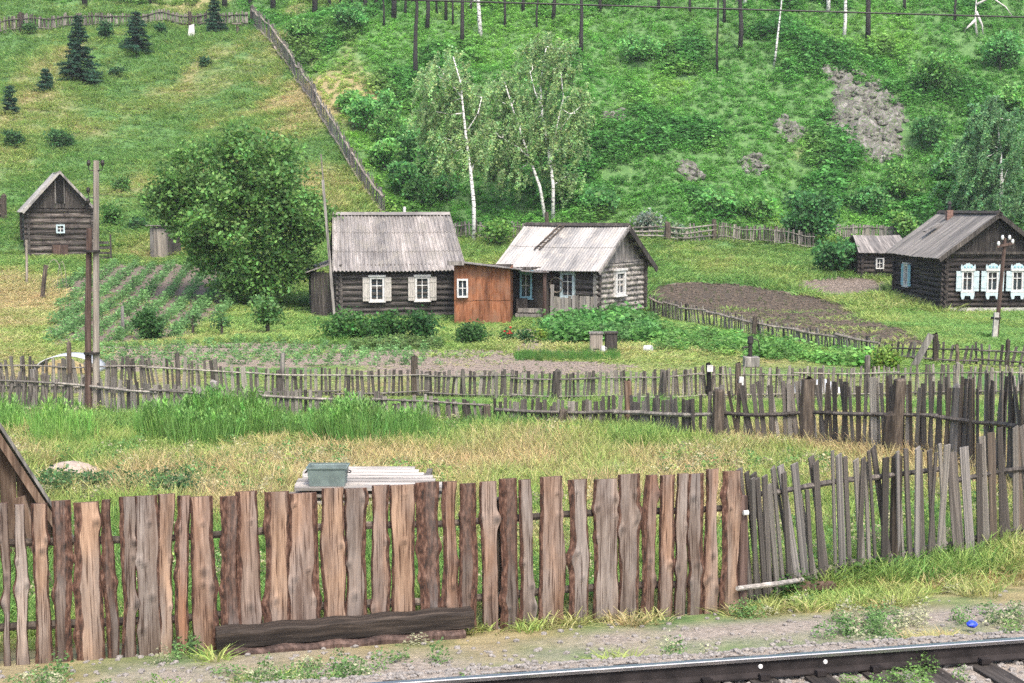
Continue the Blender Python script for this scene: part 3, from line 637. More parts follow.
def window(parent, org, ang, w, h, fr='white', sh=None, sw=.3, crown=False, sill=True, bars=(1, 2), label=None, casing=.09, lean=0):
    """window facing local -y, org = middle of its foot on the wall plane"""
    b = MB(); c = casing; d0, d1 = -.2, -.02
    b.bb((-w / 2, d0, 0), (-w / 2 + c, d1, h)); b.bb((w / 2 - c, d0, 0), (w / 2, d1, h))
    b.bb((-w / 2 + c, d0, h - c), (w / 2 - c, d1, h)); b.bb((-w / 2 + c, d0, 0), (w / 2 - c, d1, c))
    if sill: b.bb((-w / 2 - .05, d0 - .06, -.05), (w / 2 + .05, d1, -.002)); b.bb((-w / 2 - .06, d0 - .05, h + .002), (w / 2 + .06, d1, h + .09))
    o = b.build('window', M[fr], parent); o.location = org; o.rotation_euler = (0, 0, ang)
    if label: o['label'] = label
    iw = w - 2 * c; ih = h - 2 * c; b = MB()
    for i in range(1, bars[0] + 1): b.bb((-iw / 2 + iw * i / (bars[0] + 1) - .02, -.135, c + .002), (-iw / 2 + iw * i / (bars[0] + 1) + .02, -.09, h - c - .002))
    for j in ((.66,) if bars[1] == 2 else (.5,)): b.bb((-iw / 2 + .002, -.13, c + ih * j - .02), (iw / 2 - .002, -.092, c + ih * j + .02))
    b.build('sash', M['white'], o)
    MB().bb((-iw / 2, -.085, c), (iw / 2, -.075, h - c)).build('pane', M['glass'], o)
    MB().grid([[(-iw / 2 + iw * s, -.066 + .008 * math.sin(s * 40), z) for z in (c + ih * .05, h - c)] for s in np.linspace(0, .26, 8)]).build('curtain', M['curtain'], o)
    MB().grid([[(iw / 2 - iw * s, -.066 + .008 * math.sin(s * 40), z) for z in (c + ih * .05, h - c)] for s in np.linspace(0, .26, 8)]).build('curtain', M['curtain'], o)
    if sh:
        for s in (-1, 1):
            b = MB(); n = 3
            x0 = s * (w / 2 + .012); x1 = s * (w / 2 + sw)
            for i in range(n): b.bb((x0 + (x1 - x0) * i / n, -.2, .01), (x0 + (x1 - x0) * (i + .94) / n, -.165, h - .01))
            b.bb((min(x0, x1) + .01, -.215, .16), (max(x0, x1) - .01, -.203, .24)); b.bb((min(x0, x1) + .01, -.215, h - .26), (max(x0, x1) - .01, -.203, h - .18))
            b.bb((min(x0, x1), -.163, .05), (max(x0, x1), -.12, .12)); b.build('shutter', M[sh], o)
    if crown:    # fretwork board over the window: scalloped pediment
        pts = [(-w / 2 - .08, h + .1), (w / 2 + .08, h + .1), (w / 2 + .08, h + .17)]
        for i in range(1, 24):
            s = i / 24; x = (w / 2 + .08) - (w + .16) * s; e = abs(s - .5) * 2
            pts.append((x, h + .17 + .17 * max(0, math.cos(e * 1.9)) ** 1.0 * (1 - e * .25) + .035 * abs(math.sin(s * 18)) + (.1 if .8 < e < .95 else 0)))
        pts.append((-w / 2 - .08, h + .17)); MB().prism(pts, -.24, -.2).build('window_crown', M['paleblue'], o)
        for x in (-w * .3, 0, w * .3): MB().tube([(x, -.262, h + .2), (x, -.235, h + .2)], [.05, .05], 8).build('carved_rosette', M['blue'], o)
        MB().prism([(-w / 2 - .05, -.055), (-w / 2 - .05, -.2), (-w / 2 + .0, -.36), (-w / 2 + .1, -.36), (-w / 2 + .14, -.2), (w / 2 - .14, -.2), (w / 2 - .1, -.36), (w / 2, -.36), (w / 2 + .05, -.2), (w / 2 + .05, -.055)], -.25, -.2).build('carved_apron', M['paleblue'], o)
    return o
def verge(parent, a, b_, mat, w=.16, t=.05):
    a, b_ = Vector(a), Vector(b_); d = (b_ - a).normalized(); up = Vector((0, 0, 1)); s = d.cross(up).normalized(); u = s.cross(d).normalized()
    m = MB(); vs = [a + s * i * t / 2 - u * w * j for j in (0, 1) for i in (-1, 1)] + [b_ + s * i * t / 2 - u * w * j for j in (0, 1) for i in (-1, 1)]
    m.add(vs, [(0, 1, 3, 2), (4, 6, 7, 5), (0, 4, 5, 1), (2, 3, 7, 6), (0, 2, 6, 4), (1, 5, 7, 3)]); return m.build('verge_board', mat, parent)

# ---- cottage with two shuttered windows
ox, oy = H1['o']; z0 = gz(ox + 2, oy + 2) - .05
h = thing('log_cottage', 'dark log cottage with grey corrugated roof and two white shuttered windows', 'house', (ox, oy, z0), H1['rz'])
W, D, ZE, ZR = 5.15, 5.2, 2.42, 4.62
log_wall('log_wall', W, .0, ZE, M['log'], h, (0, 0, 0), 0)
log_wall('log_wall', D, -.1, ZE, M['log'], h, (0, D, 0), -math.pi / 2); log_wall('log_wall', D, -.1, ZE, M['log'], h, (W, 0, 0), math.pi / 2)
log_wall('log_wall', W, 0, ZE, M['log'], h, (W, D, 0), math.pi)
gable_boards('gable', D, ZE, ZR - ZE - .12, M['darkboard'], h, (0.02, D, 0), -math.pi / 2); gable_boards('gable', D, ZE, ZR - ZE - .12, M['darkboard'], h, (W - .02, 0, 0), math.pi / 2)
rf = join_mb(roof_slope((-.32, -.45, 2.12), (W + .42, -.45, 2.12), (-.16, D / 2, ZR), (W + .06, D / 2, ZR), .17, .036, 3),
             roof_slope((-.32, D + .45, 2.12), (W + .42, D + .45, 2.12), (-.16, D / 2, ZR), (W + .06, D / 2, ZR), .17, .036, 3)).build('roof', M['slate'], h)
MB().prism([(-.14, -.1), (0, .03), (.14, -.1), (.12, -.12), (0, 0.0), (-.12, -.12)], 0, W + .26).build('ridge_cap', M['slate'], rf, loc=(-.18, D / 2, ZR + .05)).rotation_euler = (0, 0, -math.pi / 2)
MB().tube([(0, 0, -.2), (0, 0, .42)], [.07, .07], 10).build('flue_pipe', M['white'], rf, loc=(3.15, D / 2 + .3, ZR - .1))
verge(h, (-.34, -.47, 2.1), (-.18, D / 2, ZR), M['board'], .1); verge(h, (W + .44, -.47, 2.1), (W + .08, D / 2, ZR), M['board'], .1)
for x in (1.6, 3.62): window(h, (x, -.0, .76), 0, .66, 1.08, 'white', 'shutter', .31)
MB().bb((-.1, -.12, -.25), (W + .1, 0, -.003)).build('plinth', M['darkboard'], h)
# lean-to on its shaded left side
b = MB(); n = 8
for i in range(n): b.bb((-1.25 + 1.22 * i / n, 1.2 + random.uniform(-.01, .01), -.1), (-1.25 + 1.22 * (i + .95) / n, 1.25, 2.0 + random.uniform(-.03, .03)))
b.bb((-1.25, 1.26, -.1), (-1.2, 4.6, 1.9)); b.build('lean_to', M['darkboard'], h)
roof_slope((-1.45, 5.0, 2.0), (-1.45, .95, 2.0), (-.08, 5.0, 2.5), (-.08, .95, 2.5), .2, .01, 1, 'board').build('lean_to_roof', M['board'], h)

# ---- red brown clad annex between the cottages
ax, ay = -2.42, 58.6; z0 = gz(ax + 1, ay)
h = thing('clad_annex', 'low rusty red brown clad annex with one small white window', 'outbuilding', (ax, ay, z0 - .05), R(-2))
b = MB(); n = 6; 
for i in range(n):
    x0 = 2.35 * i / n; x1 = 2.35 * (i + .985) / n; zt = 2.62 - .085 * (x0 + x1) / 2; d = random.uniform(0, .012); m_ = 1.12 + random.uniform(-.05, .05)
    b.bb((x0, -.03 - d, .06), (x1, 0, m_)); b.bb((x0, -.05 - d, m_ - .04), (x1, -.018, zt))
b.build('front_wall', M['rust'], h)
MB().bb((2.3, 0.003, .0), (2.35, 3.4, 2.4)).build('side_wall', M['rust'], h); MB().bb((0, 0.003, 0), (.05, 3.4, 2.55)).build('side_wall', M['rust'], h)
MB().bb((0, 3.41, 0), (2.35, 3.46, 2.45)).build('back_wall', M['darkboard'], h)
MB().bb((0, -.12, 0), (2.4, -.06, .055)).build('base_board', M['board'], h)
roof_slope((-.25, -.4, 2.72), (-.25, 3.6, 2.58), (2.75, -.4, 2.4), (2.75, 3.6, 2.26), .25, .012, 1, 'board').build('roof', M['roofboard'], h)
MB().bb((-.25, -.44, 2.56), (.45, -.4, 2.72)).build('fascia_board', M['roofboard'], h)
window(h, (.36, -.02, 1.2), 0, .46, .78, 'white', sill=False, bars=(1, 1), casing=.07)

# ---- grey log cottage, gable to the right
ox, oy = H2['o']; z0 = gz(ox + 2, oy) - .06
h = thing('grey_log_cottage', 'grey weathered log cottage with pale sheet roof and a ladder lying on it', 'house', (ox, oy, z0), H2['rz'])
W, D, ZE, ZR = 4.6, 4.5, 2.45, 4.12
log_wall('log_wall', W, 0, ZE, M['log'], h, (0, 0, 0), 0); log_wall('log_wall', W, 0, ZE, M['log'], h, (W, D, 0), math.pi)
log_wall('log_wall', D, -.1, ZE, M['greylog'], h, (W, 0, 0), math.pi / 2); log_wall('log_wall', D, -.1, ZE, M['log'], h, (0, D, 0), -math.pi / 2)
gable_boards('gable', D, ZE, ZR - ZE - .12, M['board'], h, (W - .02, 0, 0), math.pi / 2); gable_boards('gable', D, ZE, ZR - ZE - .12, M['board'], h, (.02, D, 0), -math.pi / 2)
rf = join_mb(roof_slope((-.45, -.62, 2.14), (W + .42, -.62, 2.14), (-.45, D / 2, ZR), (W + .42, D / 2, ZR), .15, .012, 2),
             roof_slope((-.45, D + .6, 2.14), (W + .42, D + .6, 2.14), (-.45, D / 2, ZR), (W + .42, D / 2, ZR), .15, .012, 2)).build('roof', M['palesheet'], h)
MB().prism([(-.16, -.1), (0, .04), (.16, -.1), (.13, -.13), (0, .01), (-.13, -.13)], 0, W + .9).build('ridge_cap', M['darkboard'], rf, loc=(-.46, D / 2, ZR + .05)).rotation_euler = (0, 0, -math.pi / 2)
verge(h, (W + .45, -.66, 2.1), (W + .45, D / 2, ZR), M['board'], .14); verge(h, (W + .45, D + .66, 2.1), (W + .45, D / 2, ZR), M['darkboard'], .26)
for k in range(5):
    s = .12 + .18 * k; MB().bb((W - .0, D / 2 + (D / 2 + .5) * s - .06, ZR - (ZR - 2.14) * s - .2), (W + .4, D / 2 + (D / 2 + .5) * s + .06, ZR - (ZR - 2.14) * s - .08)).build('purlin', M['darkboard'], h)
MB().bb((W - .1, .1, ZE - .02), (W + .12, D - .1, ZE + .07)).build('belt_beam', M['board'], h)
window(h, (W, 1.95, .95), math.pi / 2, .95, 1.12, 'white', bars=(1, 2), casing=.13, label='white framed window in the gable wall')
window(h, (3.2, 0, .92), 0, .72, 1.12, 'paleblue', bars=(1, 2), casing=.1, label='pale blue framed window in the shade of the eave')
b = MB(); b.bb((1.55, -.16, .05), (1.62, .0, 2.0)); b.bb((2.3, -.16, .05), (2.37, 0, 2.0)); b.bb((1.62, -.16, 1.93), (2.3, 0, 2.0)); d = b.build('door', M['stub'], h)
MB().bb((1.622, -.12, .05), (2.298, -.08, 1.928)).build('door_leaf', M['darkboard'], d)
MB().tube([(0, 0, -.2), (0, 0, .55)], [.06, .06], 10).build('flue_pipe', M['porcelain'], rf, loc=(-.35, D / 2 + 1.2, ZR - .75))
lp = h
# ladder lying on the roof
c8, s8 = math.cos(H2['rz']), math.sin(H2['rz'])
lad = thing('roof_ladder', 'dark wooden ladder lying on the pale cottage roof', 'ladder', (ox + c8 * 1.0 - s8 * .9, oy + s8 * 1.0 + c8 * .9, z0 + 0), H2['rz'])
sl_ = (ZR - 2.14) / (D / 2 + .62); zz = lambda y: 2.14 + (y + .9 + .62) * sl_ + .06
for x in (0, .26): MB().tube([(x + .05, -.35, zz(-.35)), (x + .5, 1.28, zz(1.28))], [.035, .035], 6).build('ladder_rail', M['post'], lad)
for k in range(6):
    y = -.2 + .27 * k; x = .05 + .45 * (y + .35) / 1.63; MB().tube([(x - .03, y, zz(y) + .02), (x + .29, y, zz(y) + .02)], [.028, .028], 6).build('ladder_rung', M['post'], lad)
# covered passage between the annex and the cottage
px_, py_ = .0, 61.3
pa = thing('covered_passage', 'dark covered passage with pale blue window between annex and grey cottage', 'porch', (px_, py_, gz(px_, py_) - .03))
b = MB()
for i in range(10): b.bb((.0 + .165 * i, 1.3 + random.uniform(-.01, .01), 0), (.0 + .165 * i + .157, 1.35, 2.25))
b.build('back_wall', M['darkboard'], pa)
roof_slope((-.05, -.6, 2.24), (1.6, -.75, 2.1), (-.05, 2.2, 2.16), (1.6, 1.6, 2.08), .22, .012, 1, 'board').build('passage_roof', M['roofboard'], pa)
MB().tube([(1.42, -.55, 0), (1.42, -.55, 2.15)], [.09, .085], 8).build('post', M['stub'], pa)
window(pa, (.62, 1.34, .85), 0, .55, 1.15, 'blue', bars=(1, 1), casing=.09)
for k, (zz_, x0, x1) in enumerate([(.18, .2, 1.5), (.4, .25, 1.35)]): MB().box((.8, -.1 + .12 * k, zz_), (x1 - x0, .22, .16), jit=.02).build('step', M['board'], pa)
MB().box((.45, .55, .45), (.5, .45, .9), jit=.02).build('cupboard', M['darkboard'], pa)

# ---- dark house with blue shutters on the right
ox, oy = H3['o']; z0 = gz(ox + 2, oy + .5) - .05
h = thing('dark_log_house', 'almost black log house with blue shutters and carved white window crowns', 'house', (ox, oy, z0), H3['rz'])
W, D, ZE, ZR = 4.6, 7.4, 2.85, 4.72
log_wall('log_wall', W, .3, ZE, M['darklog'], h, (0, 0, 0), 0); log_wall('log_wall', W, .3, ZE, M['darklog'], h, (W, D, 0), math.pi)
log_wall('log_wall', D, .2, ZE, M['darklog'], h, (0, D, 0), -math.pi / 2); log_wall('log_wall', D, .2, ZE, M['darklog'], h, (W, 0, 0), math.pi / 2)
MB().bb((-.12, -.14, -.3), (W + .12, 0, .29)).build('plinth', M['concrete'], h); MB().bb((-.1, 0.003, -.3), (0, D, .19)).build('plinth', M['darkboard'], h)
gable_boards('gable', W, ZE, ZR - ZE - .1, M['blackboard'], h, (0, -.05, 0), 0); gable_boards('gable', W, ZE, ZR - ZE - .1, M['darkboard'], h, (W, D + .05, 0), math.pi)
rf = join_mb(roof_slope((-.5, D + .4, 2.62), (-.5, -.45, 2.62), (W / 2, D + .4, ZR), (W / 2, -.45, ZR), .2, .012, 1, 'board'),
             roof_slope((W + .5, D + .4, 2.62), (W + .5, -.45, 2.62), (W / 2, D + .4, ZR), (W / 2, -.45, ZR), .2, .012, 1, 'board')).build('roof', M['roofboard'], h)
rf.data.materials[0] = wood('roof_board_left', (.085, .08, .075), (.19, .175, .162), (.33, .31, .29), (.5, 7, .5), vary=.1)
MB().prism([(-.16, -.1), (0, .03), (.16, -.1), (.13, -.13), (0, .0), (-.13, -.13)], -.5, D + .45).build('ridge_cap', M['darkboard'], rf, loc=(W / 2, 0, ZR + .06))
verge(h, (-.52, -.47, 2.6), (W / 2, -.47, ZR + .02), M['darkboard'], .2); verge(h, (W + .52, -.47, 2.6), (W / 2, -.47, ZR + .02), M['darkboard'], .2)
MB().bb((-.15, -.2, ZE - .06), (W + .15, -.06, ZE + .06)).build('cornice', M['darkboard'], h)
ch = MB().box((1.95, 5.3, ZR - .28), (.3, .3, .75)).build('chimney', M['brick'], rf)
MB().tube([(1.95, 5.3, ZR + .1), (1.95, 5.3, ZR + .4), (1.95, 5.3, ZR + .42), (1.95, 5.3, ZR + .55)], [.09, .08, .14, .03], 8).build('flue_pipe', M['iron'], ch)
MB().box((.95, 5.0, 3.95), (.8, .5, .06), Matrix.Rotation(R(-31), 3, 'Y')).build('roof_hatch', M['board'], rf)
for x in (.98, 2.16, 3.34): window(h, (x, -.02, 1.06), 0, .54, .96, 'white', 'paleblue', .27, crown=True, casing=.075)
window(h, (0, 5.3, 1.0), -math.pi / 2, .7, 1.1, 'white', 'blue', .36, casing=.1, label='side window with blue shutters')
# shed behind it
p = G(861, 277); h = thing('log_outhouse', 'low dark log shed with grey board roof behind the blue shuttered house', 'shed', (p.x, p.y, p.z - .05), R(4)); foot(p.x, p.y, R(4), 0, 0, 4, 3)
log_wall('log_wall', 2.3, 0, 1.5, M['darklog'], h, (0, 0, 0), 0); log_wall('log_wall', 3, 0, 1.5, M['darklog'], h, (0, 3, 0), -math.pi / 2); log_wall('log_wall', 3, 0, 1.5, M['darklog'], h, (2.3, 0, 0), math.pi / 2)
join_mb(roof_slope((-.3, -.4, 1.42), (2.7, -.4, 1.42), (.0, 1.6, 2.35), (2.7, 1.6, 2.35), .22, .014, 1, 'board'), roof_slope((-.3, 3.4, 1.42), (2.7, 3.4, 1.42), (.0, 1.6, 2.35), (2.7, 1.6, 2.35), .22, .014, 1, 'board')).build('roof', M['roofboard'], h)
window(h, (1.0, 0, .5), 0, .46, .62, 'white', sill=False, bars=(1, 1), casing=.07)
h = thing('lean_to_shed', 'narrow dark lean-to shed with small white window touching the blue shuttered house', 'shed', (p.x + 2.2, p.y - 2.6, gz(p.x + 2.4, p.y - 2.6) - .05), R(3))
log_wall('log_wall', 1.6, 0, 1.6, M['darklog'], h, (0, 0, 0), 0, ext=.05); log_wall('log_wall', 2, 0, 1.6, M['darklog'], h, (0, 2, 0), -math.pi / 2, ext=.05)
roof_slope((-.25, -.3, 1.65), (1.75, -.3, 1.65), (-.05, 2.1, 2.5), (1.75, 2.1, 2.5), .22, .014, 1, 'board').build('roof', M['roofboard'], h)
window(h, (.55, 0, .5), 0, .46, .8, 'white', sill=False, bars=(1, 1), casing=.07)

# ---- log shed on the left slope
ox, oy = SH['o']; z0 = min(gz(ox, oy), gz(ox + 3, oy + 1.5)) - .05
h = thing('log_barn', 'small weathered log barn with open loft hatch on the left slope', 'barn', (ox, oy, z0), SH['rz'])
W, D, ZE, ZR = 3.45, 4.6, 2.75, 4.8
log_wall('log_wall', W, 0, ZE, M['shedlog'], h, (0, 0, 0), 0, pitch=.3); log_wall('log_wall', W, 0, ZE, M['shedlog'], h, (W, D, 0), math.pi, pitch=.3)
log_wall('log_wall', D, -.1, ZE, M['logside'], h, (0, D, 0), -math.pi / 2, pitch=.3); log_wall('log_wall', D, -.1, ZE, M['logside'], h, (W, 0, 0), math.pi / 2, pitch=.3)
gable_boards('gable', W, ZE, ZR - ZE - .1, M['darkboard'], h, (0, -.08, 0), 0); gable_boards('gable', W, ZE, ZR - ZE - .1, M['board'], h, (W, D + .05, 0), math.pi)
join_mb(roof_slope((-.3, D + .3, 2.55), (-.3, -.5, 2.55), (W / 2, D + .3, ZR), (W / 2, -.5, ZR), .2, .01, 1, 'board'), roof_slope((W + .3, D + .3, 2.55), (W + .3, -.5, 2.55), (W / 2, D + .3, ZR), (W / 2, -.5, ZR), .2, .01, 1, 'board')).build('roof', M['palesheet'], h)
verge(h, (-.32, -.52, 2.52), (W / 2, -.52, ZR + .02), M['palesheet'], .12); verge(h, (W + .32, -.52, 2.52), (W / 2, -.52, ZR + .02), M['board'], .12)
MB().bb((1.52, -.2, 3.05), (1.92, -.145, 4.25)).build('hatch_shade_panel', M['black'], h)  # solid near-black panel over the gable paints the dark of the open hatch
b = MB(); b.bb((1.45, -.22, 3.0), (1.515, -.14, 4.3)); b.bb((1.925, -.22, 3.0), (1.99, -.14, 4.3)); b.build('hatch_frame', M['board'], h)
window(h, (1.7, 0, 1.35), 0, .46, .48, 'paleblue', sill=False, bars=(1, 1), casing=.08)
MB().box((1.65, -.2, .35), (.85, .06, .7)).build('low_door', M['stub'], h)

# ---- privy
p = G(151, 258); h = thing('privy', 'narrow board privy with pale grey door beside the big tree', 'privy', (p.x, p.y, p.z - .03), R(-24)); foot(p.x, p.y, R(-24), 0, 0, 1.2, 1.2)
b = MB()
for i in range(6): b.bb((.2 * i, -.03 + random.uniform(-.01, .01), 0), (.2 * i + .19, 0, 1.75 + random.uniform(-.03, .03)))
b.build('front_wall', M['board'], h); MB().bb((.3, -.1, .05), (1.15, -.05, 1.65)).build('door', M['pole'], h)
MB().bb((-.05, 0, 0), (0, 1.1, 1.7)).build('side_wall', M['darkboard'], h); MB().bb((1.2, 0, 0), (1.25, 1.1, 1.7)).build('side_wall', M['darkboard'], h); MB().bb((0, 1.1, 0), (1.2, 1.15, 1.6)).build('back_wall', M['darkboard'], h)
MB().box((.6, .5, 1.78), (1.5, 1.5, .05), Matrix.Rotation(R(-5), 3, 'X')).build('roof', M['board'], h)

# ================================================================== FENCES
def lean_rot(lx, ly, rz): return (ly, lx, rz)
PICK = []
def picket_mesh(i, w, th, rng):
    """upright batten, foot at the origin, 1 m tall, slightly crooked, with a cut or broken top"""
    b = MB(); n = 5; top = rng.choice(['flat', 'slant', 'slant', 'point']); P = []
    for k in range(n):
        z = k / (n - 1); ox = .012 * math.sin(z * 2.2 + i) ; ww = w * (1 + rng.uniform(-.08, .08)); dz = [0, 0]
        if k == n - 1: dz = {'flat': (0, .004), 'slant': (rng.uniform(-.035, .01), rng.uniform(-.035, .01)), 'point': (-.03, -.03)}[top]
        P.append([(ox - ww / 2, -th / 2, z + dz[0]), (ox + ww / 2, -th / 2, z + dz[1]), (ox + ww / 2, th / 2, z + dz[1]), (ox - ww / 2, th / 2, z + dz[0])])
    vs = [v for r in P for v in r]; fs = []
    for k in range(n - 1):
        for j in range(4): a = 4 * k + j; c = 4 * k + (j + 1) % 4; fs.append((a, c, c + 4, a + 4))
    fs += [(3, 2, 1, 0), tuple(4 * (n - 1) + j for j in range(4))]
    return b.add(vs, fs).mesh('picket')
for i in range(10): PICK.append(picket_mesh(i, 1.0, .5, random))
def picket_variants(mat):
    r = []
    for me in PICK: q = me.copy(); q.materials.append(mat); r.append(q)
    return r
PV = {k: picket_variants(M[k]) for k in ('picket', 'darkpicket', 'post', 'board', 'pole')}
def fence(name, label, path, sp, wd, mats=('picket',), wj=.3, hj=.08, lean=(0, 5), leanfn=None, rails=(.25, .75), railmat='picket', railr=.03, posts=(), skip=None, maxp=100, cat='fence', seed=1, front=True, railsag=.02, th=None):
    """picket fence: path = [(px, py_base, py_top)] read off the photograph, dropped onto the ground; every picket, rail and post a part"""
    rng = random.Random(seed); pts = [(G(a, b), b, t) for a, b, t in path]; base = pts[0][0]
    e = thing(name, label, cat, base)
    seg = []; tot = 0
    for (p, b, t), (q, b2, t2) in zip(pts, pts[1:]):
        L = (Vector((q.x, q.y)) - Vector((p.x, p.y))).length; h0 = (b - t) / pxm(p.y); h1 = (b2 - t2) / pxm(q.y); seg.append((tot, L, p, q, h0, h1)); tot += L
    def where(s):
        for (a, L, p, q, h0, h1) in seg:
            if s <= a + L + 1e-6 or (a, L) == seg[-1][:2]:
                f = (s - a) / L; x = p.x + (q.x - p.x) * f; y = p.y + (q.y - p.y) * f; d = (q - p).to_2d().normalized(); return x, y, h0 + (h1 - h0) * f, d
    items = []; s = 0
    while s < tot:
        if not (skip and skip(s / tot, rng)):
            items.append(s)
        s += sp * rng.uniform(.75, 1.25)
    recs = []
    for s in items:
        x, y, h, d = where(s); ang = math.atan2(d.y, d.x); lx = leanfn(s / tot) if leanfn else 0
        hh = h * (1 + rng.uniform(-hj, hj)) ; hh *= (.8 if rng.random() < .05 else 1); wdt = wd * rng.uniform(1 - wj, 1 + wj)
        if rng.random() < .06: wdt *= 1.7
        recs.append((x, y, hh, wdt, ang, R(lx + rng.gauss(0, lean[1])), R(rng.gauss(0, 2)), rng.choice(PV[rng.choice(mats)])))
    recs_vis = sorted(recs, key=lambda r: r[1])[:maxp] if len(recs) > maxp else recs
    for (x, y, hh, wdt, ang, lx, ly, me) in recs_vis:
        o = bpy.data.objects.new('picket', me); C.objects.link(o); o.parent = e
        o.location = (x - base.x, y - base.y, gz(x, y) - .06 - base.z); o.scale = (wdt, th or min(.05, wdt * .9), hh + .06); o.rotation_euler = (ly, lx, ang)
    rest = recs[:] if len(recs) > maxp else []
    if rest:
        ids = set(id(r) for r in recs_vis); b = MB(); mt = PV[mats[0]][0].materials[0]
        for r in rest:
            if id(r) in ids: continue
            x, y, hh, wdt, ang, lx, ly, me = r
            mm = Matrix.Translation((x - base.x, y - base.y, gz(x, y) - .06 - base.z)) @ (Matrix.Rotation(ang, 4, 'Z') @ Matrix.Rotation(lx, 4, 'Y') @ Matrix.Rotation(ly, 4, 'X')) @ Matrix.Diagonal((wdt, min(.05, wdt), hh + .06, 1))
            b.add([mm @ v.co for v in me.vertices], [tuple(p.vertices) for p in me.polygons])
        o = b.build('far_pickets', mt, e); o['kind'] = 'stuff'
    # rails between posts
    sgn = -1 if front else 1
    for rz in rails:
        k = max(1, round(tot / 2.6)); prevz = None
        for i in range(k):
            P = []; j0, j1 = rng.uniform(-.05, .05), rng.uniform(-.05, .05)
            for f in np.linspace(0, 1, 5):
                x, y, h, d = where(min(tot, tot * (i + f) / k + (.15 if f == 1 else 0))); nx_, ny_ = d.y, -d.x
                P.append((x + nx_ * .045 * -sgn * (1 if ny_ < 0 else -1) - base.x, y + ny_ * .045 * -sgn * (1 if ny_ < 0 else -1) - base.y, gz(x, y) + h * rz + j0 + (j1 - j0) * f - railsag * math.sin(math.pi * f) - base.z))
            MB().tube(P, [railr * rng.uniform(.8, 1.2) for _ in P], 6).build('rail', M[railmat], e)
    for (pxx, pyb, pyt, wpx, mat) in posts:
        p = G(pxx, pyb); h = (pyb - pyt) / pxm(p.y); r = wpx / pxm(p.y) / 2
        o = MB().tube([(0, 0, -.15), (rng.uniform(-.02, .02), .01, h * .5), (rng.uniform(-.04, .04), 0, h - r * .3), (rng.uniform(-.04, .04), 0, h)], [r * 1.02, r, r * .95, r * .7], 8).build('post', M[mat], e); o.location = (p.x - base.x, p.y - base.y + .02, p.z - base.z)
    return e
